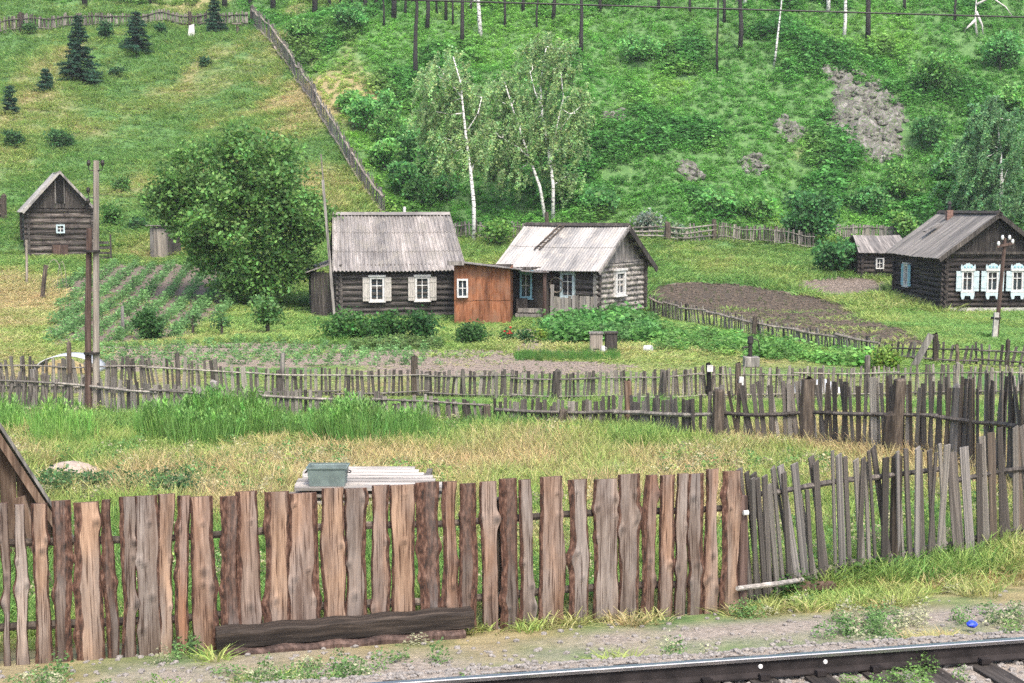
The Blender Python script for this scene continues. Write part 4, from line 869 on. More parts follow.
# front slab fence ---------------------------------------------------
def live_plank(x0, x1, ztop, base, tone, rng, wob=.06, narrowtop=0.0):
    """sawn slab with wandering bark edges: front face bowed, bark on both wanes, knots where branches left the trunk"""
    W = x1 - x0; n = 64; V = []; A = []; B = []
    tones = {'L': (.345, .235, .165), 'P': (.285, .185, .13), 'G': (.19, .15, .125), 'B': (.12, .088, .071), 'R': (.27, .145, .09), 'D': (.085, .074, .068), 'S': (.28, .225, .188)}
    c0 = np.array(tones[tone]) * rng.uniform(.86, 1.12); grey = np.array((.19, .172, .16)) * rng.uniform(.9, 1.1); gz0 = rng.uniform(-.3, 1.3)
    nl = [rng.uniform(0, 99), rng.uniform(0, 99)]
    knots = [(rng.uniform(.12, .95) * ztop, rng.choice([rng.uniform(.1, .3), rng.uniform(.7, .9), rng.uniform(.3, .7)]), rng.uniform(.022, .045)) for _ in range(rng.randint(2, 5))]
    barkw = {'B': .34, 'R': .3, 'D': .4}.get(tone, rng.choice([.1, .18, .26])); side = rng.choice([-1, 1, -1])
    for k in range(n):
        z = -.08 + (ztop + .08) * k / (n - 1); t = max(0, z / ztop)
        e0 = (vnoise(z * 1.6 + nl[0], 3.3) - .5) * wob * 1.7 + (vnoise(z * 7 + nl[0], 8.1) - .5) * wob * .35; e1 = (vnoise(z * 1.6 + nl[1], 6.3) - .5) * wob * 1.7 + (vnoise(z * 7 + nl[1], 2.1) - .5) * wob * .35
        for kz, kq, kr in knots:
            q = math.exp(-((z - kz) / (kr * 2.2)) ** 2) * kr * .75
            if kq < .3: e0 -= q
            elif kq > .7: e1 += q
        l = x0 + e0 + narrowtop * t * W * .5; r = x1 + e1 - narrowtop * t * W * .5; w_ = r - l; zt = z + (rng.uniform(-.008, .008) if k == n - 1 else 0)
        bl = barkw * (1 if side < 0 else .4) + .14 * (vnoise(z * 4 + nl[0], 1.2) - .5); br = barkw * (1 if side > 0 else .4) + .14 * (vnoise(z * 4 + nl[1], 4.2) - .5)
        bl = min(.44, max(.03, bl)); br = min(.44, max(.03, br)); m0 = 1 - bl - br
        xs = [0, bl * .5, bl, bl + .02] + [bl + m0 * f for f in (.18, .34, .5, .66, .82)] + [1 - br - .02, 1 - br, 1 - br * .5, 1]
        ds = [.0, -.018, -.03, -.033, -.035, -.036, -.036, -.036, -.035, -.033, -.03, -.018, 0]; bk = [1, 1, .9, 0, 0, 0, 0, 0, 0, 0, .9, 1, 1]
        if tone in 'BD':
            u_ = float(sstep(.3, .55, t + .5 * (vnoise(nl[0], 3.0) - .6) + .2 * (vnoise(z * 5, nl[1]) - .5))); bk = [1, 1, .9] + [.65 * u_] * 7 + [.9, 1, 1]
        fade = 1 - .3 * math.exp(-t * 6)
        for q, d, kk in zip(xs, ds, bk):
            x = l + w_ * q; c = c0 + (grey - c0) * .5 * float(sstep(.35, .75, vnoise(z * 1.3 + nl[1], q * 1.5 + nl[0]))); kd = 1.0; bulge = 0
            for kz, kq, kr in knots:
                dd = math.hypot((x - (l + w_ * kq)) / kr, (z - kz) / (kr * 1.3)); kd *= 1 - .68 * math.exp(-(dd / .75) ** 2) + .18 * math.exp(-((dd - 1.5) / .5) ** 2); bulge += .012 * math.exp(-(dd / 1.2) ** 2)
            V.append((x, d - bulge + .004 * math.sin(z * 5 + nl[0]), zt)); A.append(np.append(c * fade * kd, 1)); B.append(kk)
        V.append((r, .012, zt)); A.append(np.append(c0 * .8, 1)); B.append(1); V.append((l, .012, zt)); A.append(np.append(c0 * .8, 1)); B.append(1)
    m = 15; Fc = []
    for k in range(n - 1):
        for j in range(m): Fc.append((k * m + j, k * m + (j + 1) % m, (k + 1) * m + (j + 1) % m, (k + 1) * m + j))
    me = bpy.data.meshes.new('plank'); me.from_pydata([tuple(v) for v in V], [], Fc + [tuple(range(m - 1, -1, -1)), tuple((n - 1) * m + j for j in range(m))])
    a = me.attributes.new('tint', 'FLOAT_COLOR', 'POINT'); a.data.foreach_set('color', np.array(A, np.float32).ravel())
    a = me.attributes.new('bark', 'FLOAT', 'POINT'); a.data.foreach_set('value', np.array(B, np.float32)); me.materials.append(M['slab']); return me
A0, A1 = G(-60, 671), G(743, 611); fd = (A1 - A0).to_2d().normalized(); fang = math.atan2(fd.y, fd.x)
fr = thing('slab_fence', 'fence of wide sawn slabs with reddish bark edges nearest the rail', 'fence', A0, fang)
def along(px):       # distance along the fence line seen at image column px
    u = (px - CX) / F; return (A0.x - u * A0.y) / (u * fd.y - fd.x)
PL = []
S1 = 827 / 270
for a, b, t in [(-26, -4, 'G'), (10, 52, 'S'), (68, 122, 'L'), (133, 190, 'B'), (205, 288, 'L'), (293, 328, 'B'), (345, 392, 'G'), (399, 462, 'S'), (457, 508, 'L'), (513, 556, 'R'), (567, 645, 'P'), (650, 712, 'B'), (708, 782, 'P')]: PL.append((a / S1, b / S1, t))
for a, b, t in [(28, 105, 'L'), (107, 198, 'P'), (210, 282, 'L'), (283, 350, 'G'), (362, 416, 'P'), (425, 502, 'L'), (514, 577, 'D'), (585, 631, 'P'), (636, 693, 'B'), (706, 758, 'P'), (766, 822, 'B')]: PL.append((250 + a / S1, 250 + b / S1, t))
for a, b, t in [(58, 98, 'G'), (112, 188, 'P'), (201, 254, 'S'), (268, 336, 'S'), (340, 396, 'G'), (407, 446, 'R'), (455, 498, 'P'), (500, 534, 'G'), (539, 581, 'G'), (587, 622, 'P'), (632, 685, 'L')]: PL.append((500 + a / 2.81, 500 + b / 2.81, t))
PL.append((-25, -14, 'B')); PL.append((-42, -28, 'G'))
rp = random.Random(5)
def fz(s): x, y = A0.x + fd.x * s, A0.y + fd.y * s; return gz(x, y) - A0.z
for a, b, t in sorted(PL):
    s0, s1 = along(a), along(b); sc = (s0 + s1) / 2; y = A0.y + fd.y * sc; pc = (a + b) / 2
    pyt = 508 - (pc - 0) * .05 if pc < 430 else 486.5 - (pc - 430) * .043
    ztop = CAMZ - (pyt + rp.uniform(-3, 3) - HOR) * y / F - (A0.z + fz(sc))
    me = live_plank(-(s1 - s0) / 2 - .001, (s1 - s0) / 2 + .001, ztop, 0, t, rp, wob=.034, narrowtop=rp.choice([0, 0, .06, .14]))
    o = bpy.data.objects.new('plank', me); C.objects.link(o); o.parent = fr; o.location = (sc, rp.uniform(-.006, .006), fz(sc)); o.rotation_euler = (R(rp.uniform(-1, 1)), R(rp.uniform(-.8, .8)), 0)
Ltot = along(743)
for hz, rr in ((1.28, .045), (.38, .05)):
    for i in range(3):
        s0, s1 = Ltot * i / 3, Ltot * (i + 1) / 3 + .1; MB().tube([(s, .07, fz(s) + hz + .02 * math.sin(s * 2)) for s in np.linspace(s0, s1, 5)], [rr, rr * .9, rr, rr * .85, rr * .9], 8).build('rail', M['post'], fr)
for s in (Ltot * .02, Ltot * .34, Ltot * .67): MB().tube([(s, .18, fz(s) - .2), (s, .18, fz(s) + 1.5)], [.08, .075], 8).build('post', M['post'], fr)
s = along(747); MB().tube([(s, .02, fz(s) - .2), (s + .01, .02, fz(s) + .8), (s, .02, fz(s) + 1.42)], [.075, .07, .06], 8).build('end_post', M['stub'], fr)
MB().tube([(s - .03, -.075, fz(s) + 1.23), (s + .03, -.075, fz(s) + 1.23)], [.03, .03], 8).build('insulator', M['porcelain'], fr)
# grey picket fence carrying on to the right
fence('grey_picket_fence', 'silver grey leaning picket fence right of the slab fence by the track', [(752, 607, 462), (800, 593, 455), (850, 582, 450), (900, 573, 444), (948, 563, 442)], .118, .075, ('picket', 'darkpicket', 'darkpicket', 'board'), wj=.45, hj=.05, lean=(0, 2.5), leanfn=lambda f: -10 + 7 * f, front=False, rails=(.14, .8), railmat='darkpicket', railr=.035, posts=[(895, 573, 452, 12, 'post')], seed=4)
e = thing('slab_palings', 'thick dark palings leaning at the right end of the grey fence', 'fence', G(955, 560))
for i, (pxx, pyb, pyt, wpx, ln, mt) in enumerate([(958, 561, 444, 11, -6, 'darkpicket'), (969, 559, 442, 9, -5, 'board'), (978, 555, 437, 6, -2, 'darkpicket'), (985, 553, 432, 7, -4, 'picket'), (992, 551, 424, 8, -3, 'post'), (1001, 549, 422, 6, -3, 'darkpicket'), (1008, 547, 425, 5, -7, 'darkpicket'), (1014, 546, 421, 6, -2, 'picket'), (1021, 545, 420, 7, -5, 'post'), (1029, 544, 418, 6, -6, 'darkpicket'), (1038, 543, 419, 7, -3, 'post'), (1047, 542, 420, 6, -4, 'darkpicket'), (1056, 541, 421, 7, -2, 'picket')]):
    p = G(pxx, pyb); s_ = pxm(p.y); o = bpy.data.objects.new('paling', PV[mt][i % 10]); C.objects.link(o); o.parent = e
    o.location = (p.x - e.location.x, p.y - .09 - e.location.y, p.z - .06 - e.location.z); o.scale = (wpx / s_, .045, (pyb - pyt) / s_ + .06); o.rotation_euler = (R(-1), R(ln), R(8))
_q = [G(950, 562), G(1000, 549), G(1058, 541)]
for hz in (.25, 1.15): MB().tube([(q.x - e.location.x, q.y + .0 - e.location.y, q.z + hz - e.location.z) for q in _q], [.04, .035, .04], 6).build('rail', M['darkpicket'], e)
# near picket fence across the yard
TL = lambda f: -3 + 5 * math.sin(f * 40) * .6
fence('yard_picket_fence', 'low picket fence by the old power pole behind the tall weeds', [(-40, 414, 372), (28, 415, 373), (93, 417, 378), (150, 421, 384), (235, 424, 388), (320, 426, 392), (451, 429, 398), (488, 430, 402)], .105, .074, ('darkpicket', 'picket', 'picket'), hj=.12, lean=(0, 4), leanfn=lambda f: 7 - 12 * f, rails=(.2, .85), railmat='picket', posts=[(35, 415, 368, 6, 'board'), (71, 416, 341, 5, 'post'), (214, 423, 380, 8, 'board'), (488, 431, 404, 8, 'post')], seed=8)
fence('yard_picket_fence', 'weathered picket fence between two brown posts in the middle of the yard', [(496, 430, 398), (560, 432, 399), (628, 434, 396), (694, 444, 396), (717, 446, 393)], .105, .075, ('picket', 'darkpicket', 'darkpicket'), hj=.1, lean=(0, 2.5), rails=(.62,), railmat='picket', railr=.045, posts=[(562, 434, 409, 9, 'post'), (629, 434, 379, 8, 'brownpost'), (718, 447, 388, 12, 'post')], seed=12)
fence('yard_picket_fence', 'tall dark picket fence with thick posts at the right of the yard', [(722, 446, 386), (750, 449, 386), (808, 448, 380), (855, 456, 379), (900, 462, 377), (960, 474, 378), (1000, 486, 374), (1040, 505, 376), (1075, 522, 380)], .1, .08, ('darkpicket', 'darkpicket', 'darkpicket', 'picket', 'post'), hj=.08, lean=(0, 3.5), leanfn=lambda f: -9 + 9 * min(1, f * 2) - (15 if f > .8 else 0), rails=(.12, .58), railmat='darkpicket', railr=.045, posts=[(807, 449, 376, 15, 'post'), (896, 463, 377, 14, 'post'), (889, 463, 412, 13, 'post'), (955, 472, 384, 11, 'board')], seed=15)
# picket fence of the gardens, farther back
fence('garden_picket_fence', 'grey garden picket fence along the plant rows on the left', [(-40, 392, 358), (93, 393, 358), (160, 395, 358), (242, 396, 364)], .12, .07, ('darkpicket', 'darkpicket', 'picket'), hj=.12, lean=(0, 3), leanfn=lambda f: -2 + 5 * math.sin(f * 25), rails=(.2, .8), railr=.022, seed=21, posts=[(178, 395, 352, 5, 'darkpicket')])
fence('garden_picket_fence', 'grey garden picket fence below the bare brown beds', [(246, 396, 366), (300, 396, 368), (415, 396, 369), (416, 396, 369), (520, 399, 371), (600, 401, 371)], .12, .072, ('darkpicket', 'darkpicket', 'picket'), hj=.06, lean=(0, 3), leanfn=lambda f: 3 if f > .5 else 0, rails=(.15, .78), railr=.022, seed=22, posts=[(283, 396, 352, 5, 'board'), (415, 396, 355, 7, 'post'), (496, 400, 375, 3, 'picket'), (556, 401, 370, 8, 'darkpicket')])
fence('garden_picket_fence', 'thin pale garden picket fence from the white topped post to the right edge', [(606, 401, 371), (660, 401, 370), (709, 398, 366), (760, 398, 366), (866, 397, 366), (950, 395, 364), (1024, 394, 366), (1075, 393, 366)], .115, .056, ('picket', 'darkpicket'), hj=.06, lean=(0, 2.5), rails=(.15, .78), railr=.02, seed=23, posts=[(664, 402, 371, 5, 'darkpicket'), (709, 399, 362, 5, 'black'), (738, 400, 362, 6, 'post'), (867, 397, 355, 6, 'darkpicket'), (957, 395, 362, 5, 'picket')])
# low fence of the ploughed field
fence('field_fence', 'low dark fence along the edge of the ploughed field', [(650, 312, 294), (665, 318, 299), (680, 322, 303), (720, 329, 309), (760, 339, 320), (820, 348, 329), (880, 357, 338)], .17, .06, ('darkpicket', 'picket'), hj=.1, lean=(0, 6), leanfn=lambda f: -8, rails=(.8,), railmat='pole', railr=.045, posts=[(754, 339, 316, 5, 'post')], seed=31)
fence('field_fence', 'dark broken fence in front of the blue shuttered house', [(884, 358, 342), (935, 363, 342), (970, 365, 343), (1006, 367, 344), (1075, 370, 347)], .19, .075, ('darkpicket', 'darkpicket', 'picket'), hj=.1, lean=(0, 7), leanfn=lambda f: 8, rails=(.25, .7), railmat='darkpicket', posts=[(936, 363, 333, 6, 'post'), (1007, 367, 340, 5, 'post'), (957, 365, 344, 4, 'post')], seed=33)
p = G(922, 366); o = MB().box((0, 0, .47), (.2, .05, 1.15), Matrix.Rotation(R(27), 3, 'Y')).build('leaning_board', M['board'], loc=(p.x, p.y, p.z)); tag(o, 'grey board leaning against a post of the dark broken fence', 'board')
# back fences under the hill
fence('back_fence', 'dark grey fence behind the two cottages under the hill', [(455, 241, 223), (480, 240, 222), (520, 241, 223), (545, 242, 224), (590, 242, 224)], .2, .11, ('darkpicket', 'board'), lean=(0, 2), rails=(.2, .8), seed=41, posts=[(547, 242, 212, 4, 'post')])
fence('back_fence', 'rail fence with few boards behind the meadow', [(634, 240, 226), (668, 241, 226), (716, 240, 224)], .33, .1, ('board', 'picket'), lean=(0, 12), rails=(.3, .6, .9), railmat='picket', railr=.06, seed=42, posts=[(668, 242, 222, 6, 'post'), (714, 240, 219, 5, 'post')], hj=.25)
fence('back_fence', 'weathered paling fence behind the meadow reaching the dark round bush', [(718, 240, 223), (760, 243, 226), (772, 245, 228), (815, 250, 233)], .17, .1, ('picket', 'darkpicket'), lean=(0, 3), rails=(.2, .8), seed=43, posts=[(776, 245, 226, 4, 'post')])
fence('back_fence', 'grey paling fence behind the log shed on the right', [(836, 238, 224), (862, 238, 224), (900, 240, 226)], .16, .12, ('picket', 'board'), lean=(0, 2), rails=(.2, .8), seed=44)
fence('slope_fence', 'long grey paling fence climbing the hill above the big tree', [(252, 24, 5), (262, 35, 14), (276, 52, 30), (290, 70, 48), (302, 88, 66), (314, 106, 84), (327, 128, 105), (340, 150, 127), (352, 172, 148), (366, 193, 169), (384, 218, 193)], .24, .15, ('picket', 'board'), hj=.06, lean=(0, 2), rails=(.15, .8), railmat='pole', railr=.07, seed=45, posts=[(252, 25, 6, 4, 'darkpicket'), (314, 107, 84, 4, 'darkpicket'), (352, 172, 148, 4, 'darkpicket')])
fence('hilltop_fence', 'weathered paling fence across the top of the open slope', [(-50, 41, 25), (0, 35, 20), (22, 32, 16), (60, 29, 15), (130, 28, 15), (190, 27, 15), (248, 27, 13)], .24, .15, ('picket', 'darkpicket'), hj=.12, lean=(0, 3), rails=(.2, .8), railmat='darkpicket', railr=.06, seed=46, posts=[(21, 33, 13, 4, 'post'), (190, 29, 12, 4, 'post')])
fence('hitching_rail', 'short dark rail fence left of the log barn', [(-40, 222, 200), (4, 221, 199)], .5, .14, ('post',), lean=(0, 2), rails=(.3, .8), railmat='post', railr=.07, seed=47, posts=[(4, 221, 195, 6, 'post')])
p = G(93, 262); e = thing('barn_steps', 'dark plank landing beside the log barn', 'steps', (p.x, p.y, p.z - .05), R(20))
for i in range(4): MB().box((.5, .2, .25 + .28 * i), (1.0 - .1 * i, .5, .12), jit=.02).build('step', M['darkboard'], e)
for x in (.1, .95): MB().tube([(x, -.05, 0), (x, -.05, 1.55)], [.06, .05], 6).build('post', M['darkboard'], e)
# gate panel of the grey cottage yard
p = G(552, 322); e = thing('gate_panel', 'grey upright board gate panel in front of the cottage porch', 'gate', p, R(-10)); s_ = pxm(p.y)
for i in range(13):
    x = i * .155; o = bpy.data.objects.new('board', PV['picket' if i % 3 else 'board'][i % 10]); C.objects.link(o); o.parent = e; o.location = (x, 0, -.04); o.scale = (.145, .03, (27 if i else 38) / s_ * random.uniform(.95, 1.05)); o.rotation_euler = (0, R(random.gauss(0, 1)), 0)
for z in (.25, .85): MB().bb((-.1, .03, z), (2.05, .07, z + .09)).build('rail', M['board'], e)

# ================================================================== TREES
rt = np.random.default_rng(23)
GROVE = 'charred trunks along the top of the hill'
def limb_to(mb, a, b, r0, r1, rng, n=4):
    a, b = Vector(a), Vector(b); P = []
    for i in range(n + 1):
        t = i / n; p = a.lerp(b, t); p.z -= .12 * (b - a).length * math.sin(math.pi * t) * .5
        if 0 < i < n: p += Vector(rng.normal(size=3) * .04 * (b - a).length)
        P.append(p)
    mb.tube(P, [r0 + (r1 - r0) * i / n for i in range(n + 1)], 6)
def leafy(name, label, cat, base, blobs, nleaf, size, col, trunk_h=1.0, tr=.15, mat='bark', group=None, rng=rt, hue=.12, sig=.42, aspect=.6, dr=0.0, lean=(0, 0)):
    """broad crowned tree or shrub: blobs are (x,y,z,rx,ry,rz) over the base"""
    e = thing(name, label, cat, base, 0, group); mb = MB()
    mb.tube([(0, 0, -.2), (lean[0] * .4, lean[1] * .4, trunk_h * .5), (lean[0], lean[1], trunk_h)], [tr * 1.25, tr, tr * .8], 8)
    for b in blobs[:9]: limb_to(mb, (lean[0], lean[1], trunk_h * .9), (b[0], b[1], b[2] + b[5] * .2), tr * .55, tr * .12, rng)
    mb.build('trunk', M[mat], e, smooth=True)
    P, T = crown_points(blobs, nleaf, rng, sig); P[:, 2] = np.maximum(P[:, 2], .03)
    me = leaf_mesh('crown', P, size, tints(T * rng.uniform(.75, 1.25, len(T)), col, rng, hue), aspect=aspect, rng=rng, droop=dr); link('crown', me, e); return e
def blobset(n, cx, cz, rx, rz, r0, r1, rng, ry=None):
    out = []; ry = ry or rx
    for i in range(n):
        d = unit(1, rng)[0]; q = rng.random() ** .4; r = rng.uniform(r0, r1); out.append((cx + d[0] * rx * q, d[1] * ry * q, cz + d[2] * rz * q, r, r, r * .8))
    return out
# the big tree beside the cottage
b0 = G(262, 305); b0.y -= .0; s_ = pxm(b0.y)
bl = [(-1.4, -.6, 1.1, .8, .7, .8), (.2, -.7, 1.0, .8, .7, .8), (1.2, -.5, 1.4, .8, .7, .8), (-.6, -.5, .8, .8, .7, .7), (2.0, -.3, 1.8, .6, .6, .7), (1.7, -.4, 2.3, .8, .8, .8), (.7, -.6, 1.5, .8, .7, .7), (-.4, -.6, 1.3, .8, .7, .7), (-1.9, -.4, 2.2, .8, .8, .7), (-2.9, 0, 5.0, 1.3, 1.5, 1.4), (-1.2, .2, 6.0, 1.7, 1.6, 1.5), (.7, 0, 5.6, 1.5, 1.5, 1.5), (-.6, -.3, 3.8, 1.8, 1.4, 1.4), (1.5, -.2, 4.2, 1.0, 1.2, 1.3), (-2.2, -.2, 3.3, .9, 1.0, .8), (-.9, 0, 1.9, .9, .9, .8)]
rb2 = np.random.default_rng(77)
for k in range(64):
    d = unit(1, rb2)[0]; q = rb2.uniform(.8, 1.08); r = rb2.uniform(.35, .85); d[1] = -abs(d[1]) if rb2.random() < .6 else d[1]
    c_ = (-.6 + d[0] * 3.75 * q, d[1] * 2.5 * q, 4.7 + d[2] * 3.25 * q)
    if c_[2] > .7: bl.append((*c_, r, r, r * .75))
leafy('broadleaf_tree', 'large dense broadleaf tree at the left end of the cottage', 'tree', b0, bl, 44000, .2, (.135, .265, .07), 2.2, .3, sig=.5, lean=(-.4, 0))
# small trees and shrubs in the gardens: (name, label, cat, px, py, width px, height px, leaves, leaf, colour, trunk)
def shrub(name, label, cat, px, py, wpx, hpx, n, size, col, trunk=.25, group=None, blobs=9, flat=.8, gap=1.0):
    col = tuple(c * 1.25 for c in col) if group is None else col
    p = G(px, py); s = pxm(p.y); w, h = wpx / s, hpx / s
    bs = [(0, 0, h * .45 + h * trunk * .3, w * .3, w * .3, h * .36)] + blobset(blobs, 0, h * (.5 + trunk * .25), w * .3, h * (.3 - trunk * .12), w * .13, w * .22, rt)
    bs = [(a, b, min(c, h - f * .8), d, e, f) for a, b, c, d, e, f in bs]
    return leafy(name, label, cat, p, bs, n, size, col, h * (.2 + trunk * .5), .02 + .03 * h * trunk + .015, group=group)
for a in [
 ('round_shrub', 'round dark green shrub alone in the potato plot', 'shrub', 150, 339, 36, 33, 2200, .13, (.04, .1, .028), .05),
 ('sapling', 'small fruit tree with thin trunk left of the cottage bushes', 'tree', 268, 335, 40, 40, 1300, .15, (.085, .17, .05), .7),
 ('sapling', 'thin green sapling on the grass strip beside the round shrub', 'sapling', 222, 338, 13, 27, 200, .13, (.07, .15, .05), .5),
 ('sapling', 'thinner sparse sapling nearest the round dark shrub', 'sapling', 193, 335, 12, 24, 110, .13, (.07, .14, .05), .6),
 ('currant_bush', 'broad green bush under the left shuttered window', 'bush', 349, 340, 66, 29, 2600, .15, (.06, .145, .035), .05),
 ('currant_bush', 'broad dark bush below the two shuttered windows', 'bush', 385, 341, 54, 28, 2200, .15, (.052, .13, .032), .05),
 ('currant_bush', 'darker green bush under the right shuttered window', 'bush', 423, 341, 40, 33, 2200, .13, (.042, .11, .032), .05),
 ('clipped_bush', 'low domed dark bush in front of the red brown annex', 'bush', 473, 345, 36, 22, 2200, .11, (.045, .11, .03), .02),
 ('flower_bush', 'small bush with red flowers before the annex corner', 'bush', 508, 343, 13, 14, 420, .1, (.07, .14, .04), .05),
 ('flower_bush', 'small dark bush between the red flowers and the thicket', 'bush', 526, 343, 17, 14, 520, .1, (.05, .12, .04), .05),
 ('flower_bush', 'small yellow green bush at the edge of the raspberry thicket', 'bush', 541, 343, 12, 14, 350, .1, (.16, .24, .04), .05),
 ('flower_bush', 'yellow green bush by the dark end of the field fence', 'bush', 884, 368, 42, 16, 900, .13, (.16, .25, .045), .02),
 ('garden_bush', 'bright green bush behind the pale cottage roof', 'bush', 500, 247, 44, 28, 1100, .24, (.11, .22, .045), .1),
 ('silver_bush', 'pale silvery bush behind the ridge of the grey cottage', 'bush', 648, 234, 34, 22, 1100, .2, (.2, .25, .19), .05),
 ('silver_bush', 'low pale green bush in front of the back rail fence', 'bush', 676, 240, 28, 15, 600, .2, (.15, .22, .13), .05),
 ('round_bush', 'large dark round bush where the back fence ends', 'bush', 810, 247, 72, 60, 6500, .27, (.06, .165, .05), .12),
 ('round_bush', 'lower dark bush in front of the large round one', 'bush', 836, 275, 50, 38, 3200, .23, (.06, .165, .05), .05),
 ('lime_bush', 'light green bush behind the log shed on the right', 'bush', 905, 244, 30, 36, 1000, .26, (.13, .25, .06), .2),
 ('hill_bush', 'low dark bush below the bushy spruce on the slope', 'bush', 117, 77, 17, 9, 500, .2, (.04, .1, .04), .02),
 ('hill_bush', 'low dark bush alone on the open slope left of the long fence', 'bush', 204, 66, 17, 9, 500, .2, (.04, .1, .045), .02),
 ('hill_bush', 'green bush before the left part of the hilltop fence', 'bush', 30, 33, 20, 12, 500, .25, (.06, .15, .04), .02),
 ('hill_bush', 'dark round bush just left of the bushy spruce', 'bush', 106, 39, 17, 19, 800, .25, (.035, .095, .035), .02),
 ('hill_bush', 'small dark bush just right of the bushy spruce', 'bush', 161, 35, 11, 15, 400, .25, (.035, .095, .035), .02),
 ('hill_bush', 'dark bush left of the hollow behind the log barn', 'bush', 14, 148, 22, 20, 800, .22, (.05, .12, .04), .02),
 ('hill_bush', 'dark bush right of the hollow behind the log barn', 'bush', 60, 148, 40, 18, 1100, .22, (.05, .12, .04), .02),
 ('hill_bush', 'green bush among the dry terraces between barn and big tree', 'bush', 122, 192, 20, 14, 500, .2, (.09, .19, .05), .02),
 ('hill_bush', 'leafy green bush above the privy', 'bush', 112, 226, 22, 26, 800, .2, (.085, .19, .045), .02),
 ('hill_bush', 'low dark bush left of the privy roof', 'bush', 136, 232, 24, 13, 600, .2, (.045, .11, .035), .02)]:
    shrub(*a)
x = rt.uniform(-.25, .25, 9); p = G(508, 343)
for i in range(7):
    o = MB().tube([(0, 0, 0), (0, 0, .05)], [.035, .05], 6).build('red_flower', plain('red_petal', (.6, .03, .04), .6, .2) if i == 0 else bpy.data.materials['red_petal']); o.location = (p.x + x[i], p.y - .2 + .06 * math.sin(i * 3.3), p.z + .2 + .36 * abs(math.sin(i * 2.1 + .4)))
    tag(o, 'red flower in the small bush before the annex corner', 'flower', 'red flowers in the garden bush')
# young trees on the hill between the long fence and the birches
k = 0
HB = [(366, 134, 42, 40), (390, 152, 40, 48), (412, 167, 44, 46), (432, 180, 40, 40), (384, 172, 36, 38), (404, 198, 40, 40), (422, 208, 40, 36), (350, 116, 28, 26), (446, 202, 30, 34), (388, 120, 30, 30), (560, 205, 60, 30), (600, 212, 50, 26), (720, 214, 46, 26), (760, 220, 50, 26), (930, 150, 44, 40), (950, 185, 50, 46), (905, 200, 50, 36), (870, 215, 46, 30), (985, 150, 40, 50), (940, 95, 60, 44), (1000, 70, 50, 40), (640, 60, 60, 22), (300, 40, 40, 20), (350, 30, 44, 24), (455, 90, 46, 26), (1010, 115, 40, 34)]
for px_, py_, wp, hp in HB:
    c = rt.uniform(.75, 1.2); v = k % 3
    o = shrub('hazel_bush', 'leafy green bush growing out of the scrub on the steep hillside', 'bush', px_, py_, wp, hp, int(900 + wp * hp * .9), .27, ((.15 * c, .35 * c, .095 * c), (.175 * c, .38 * c, .095 * c), (.125 * c, .31 * c, .09 * c))[v], .15, group='bushes scattered over the steep hillside'); k += 1

def spruce(label, px, py, wpx, hpx, seed, col=(.035, .09, .05), name='spruce'):
    p = G(px, py); s = pxm(p.y); w, h = wpx / s / 2, hpx / s; rng = np.random.default_rng(seed); e = thing(name, label, 'spruce', p)
    mb = MB().tube([(0, 0, -.2), (0, 0, h * .5), (0, 0, h * .97)], [.05 * w + .06, .03 * w + .04, .02], 7); P = []; T = []
    lv = int(h / .32); 
    for i in range(lv):
        z = h * (.05 + .93 * i / lv); r = w * (1 - (z / h)) ** .85 * rng.uniform(.8, 1.1) + .08; nb = int(6 + 5 * (1 - z / h))
        for j in range(nb):
            a = rng.uniform(0, 6.283); rr = r * rng.uniform(.7, 1.12); m = int(16 + rr * 60); t = rng.random(m) ** .7
            P.append(np.stack([np.cos(a) * t * rr + rng.normal(size=m) * .07 * (1 + rr * .5), np.sin(a) * t * rr + rng.normal(size=m) * .07 * (1 + rr * .5), z + .12 * t * rr - .38 * (t * rr) ** 1.5 * .5 + rng.normal(size=m) * .05], 1)); T.append(np.full(m, rng.uniform(.6, 1.35)) * (.75 + .5 * t))
            if j % 2 == 0: mb.tube([(0, 0, z), (math.cos(a) * rr * .8, math.sin(a) * rr * .8, z - .05 * rr)], [.025, .008], 4)
    mb.build('trunk', M['bark'], e); P = np.concatenate(P); T = np.concatenate(T); P[:, 2] = np.clip(P[:, 2], .03, None)
    link('crown', leaf_mesh('crown', P, .27, tints(T, col, rng, .1), aspect=.34, rng=rng, droop=.25), e)
spruce('tall dark young spruce left on the open slope', 80, 82, 44, 68, 1)
spruce('broad bushy dark spruce in front of the hilltop fence', 137, 53, 38, 42, 2)
spruce('small spruce lowest on the slope at the left edge', 10, 114, 18, 30, 3)
spruce('small spruce below and left of the tall one', 46, 91, 18, 24, 4)
spruce('narrow spruce by the right end of the hilltop fence', 215, 33, 22, 40, 5)

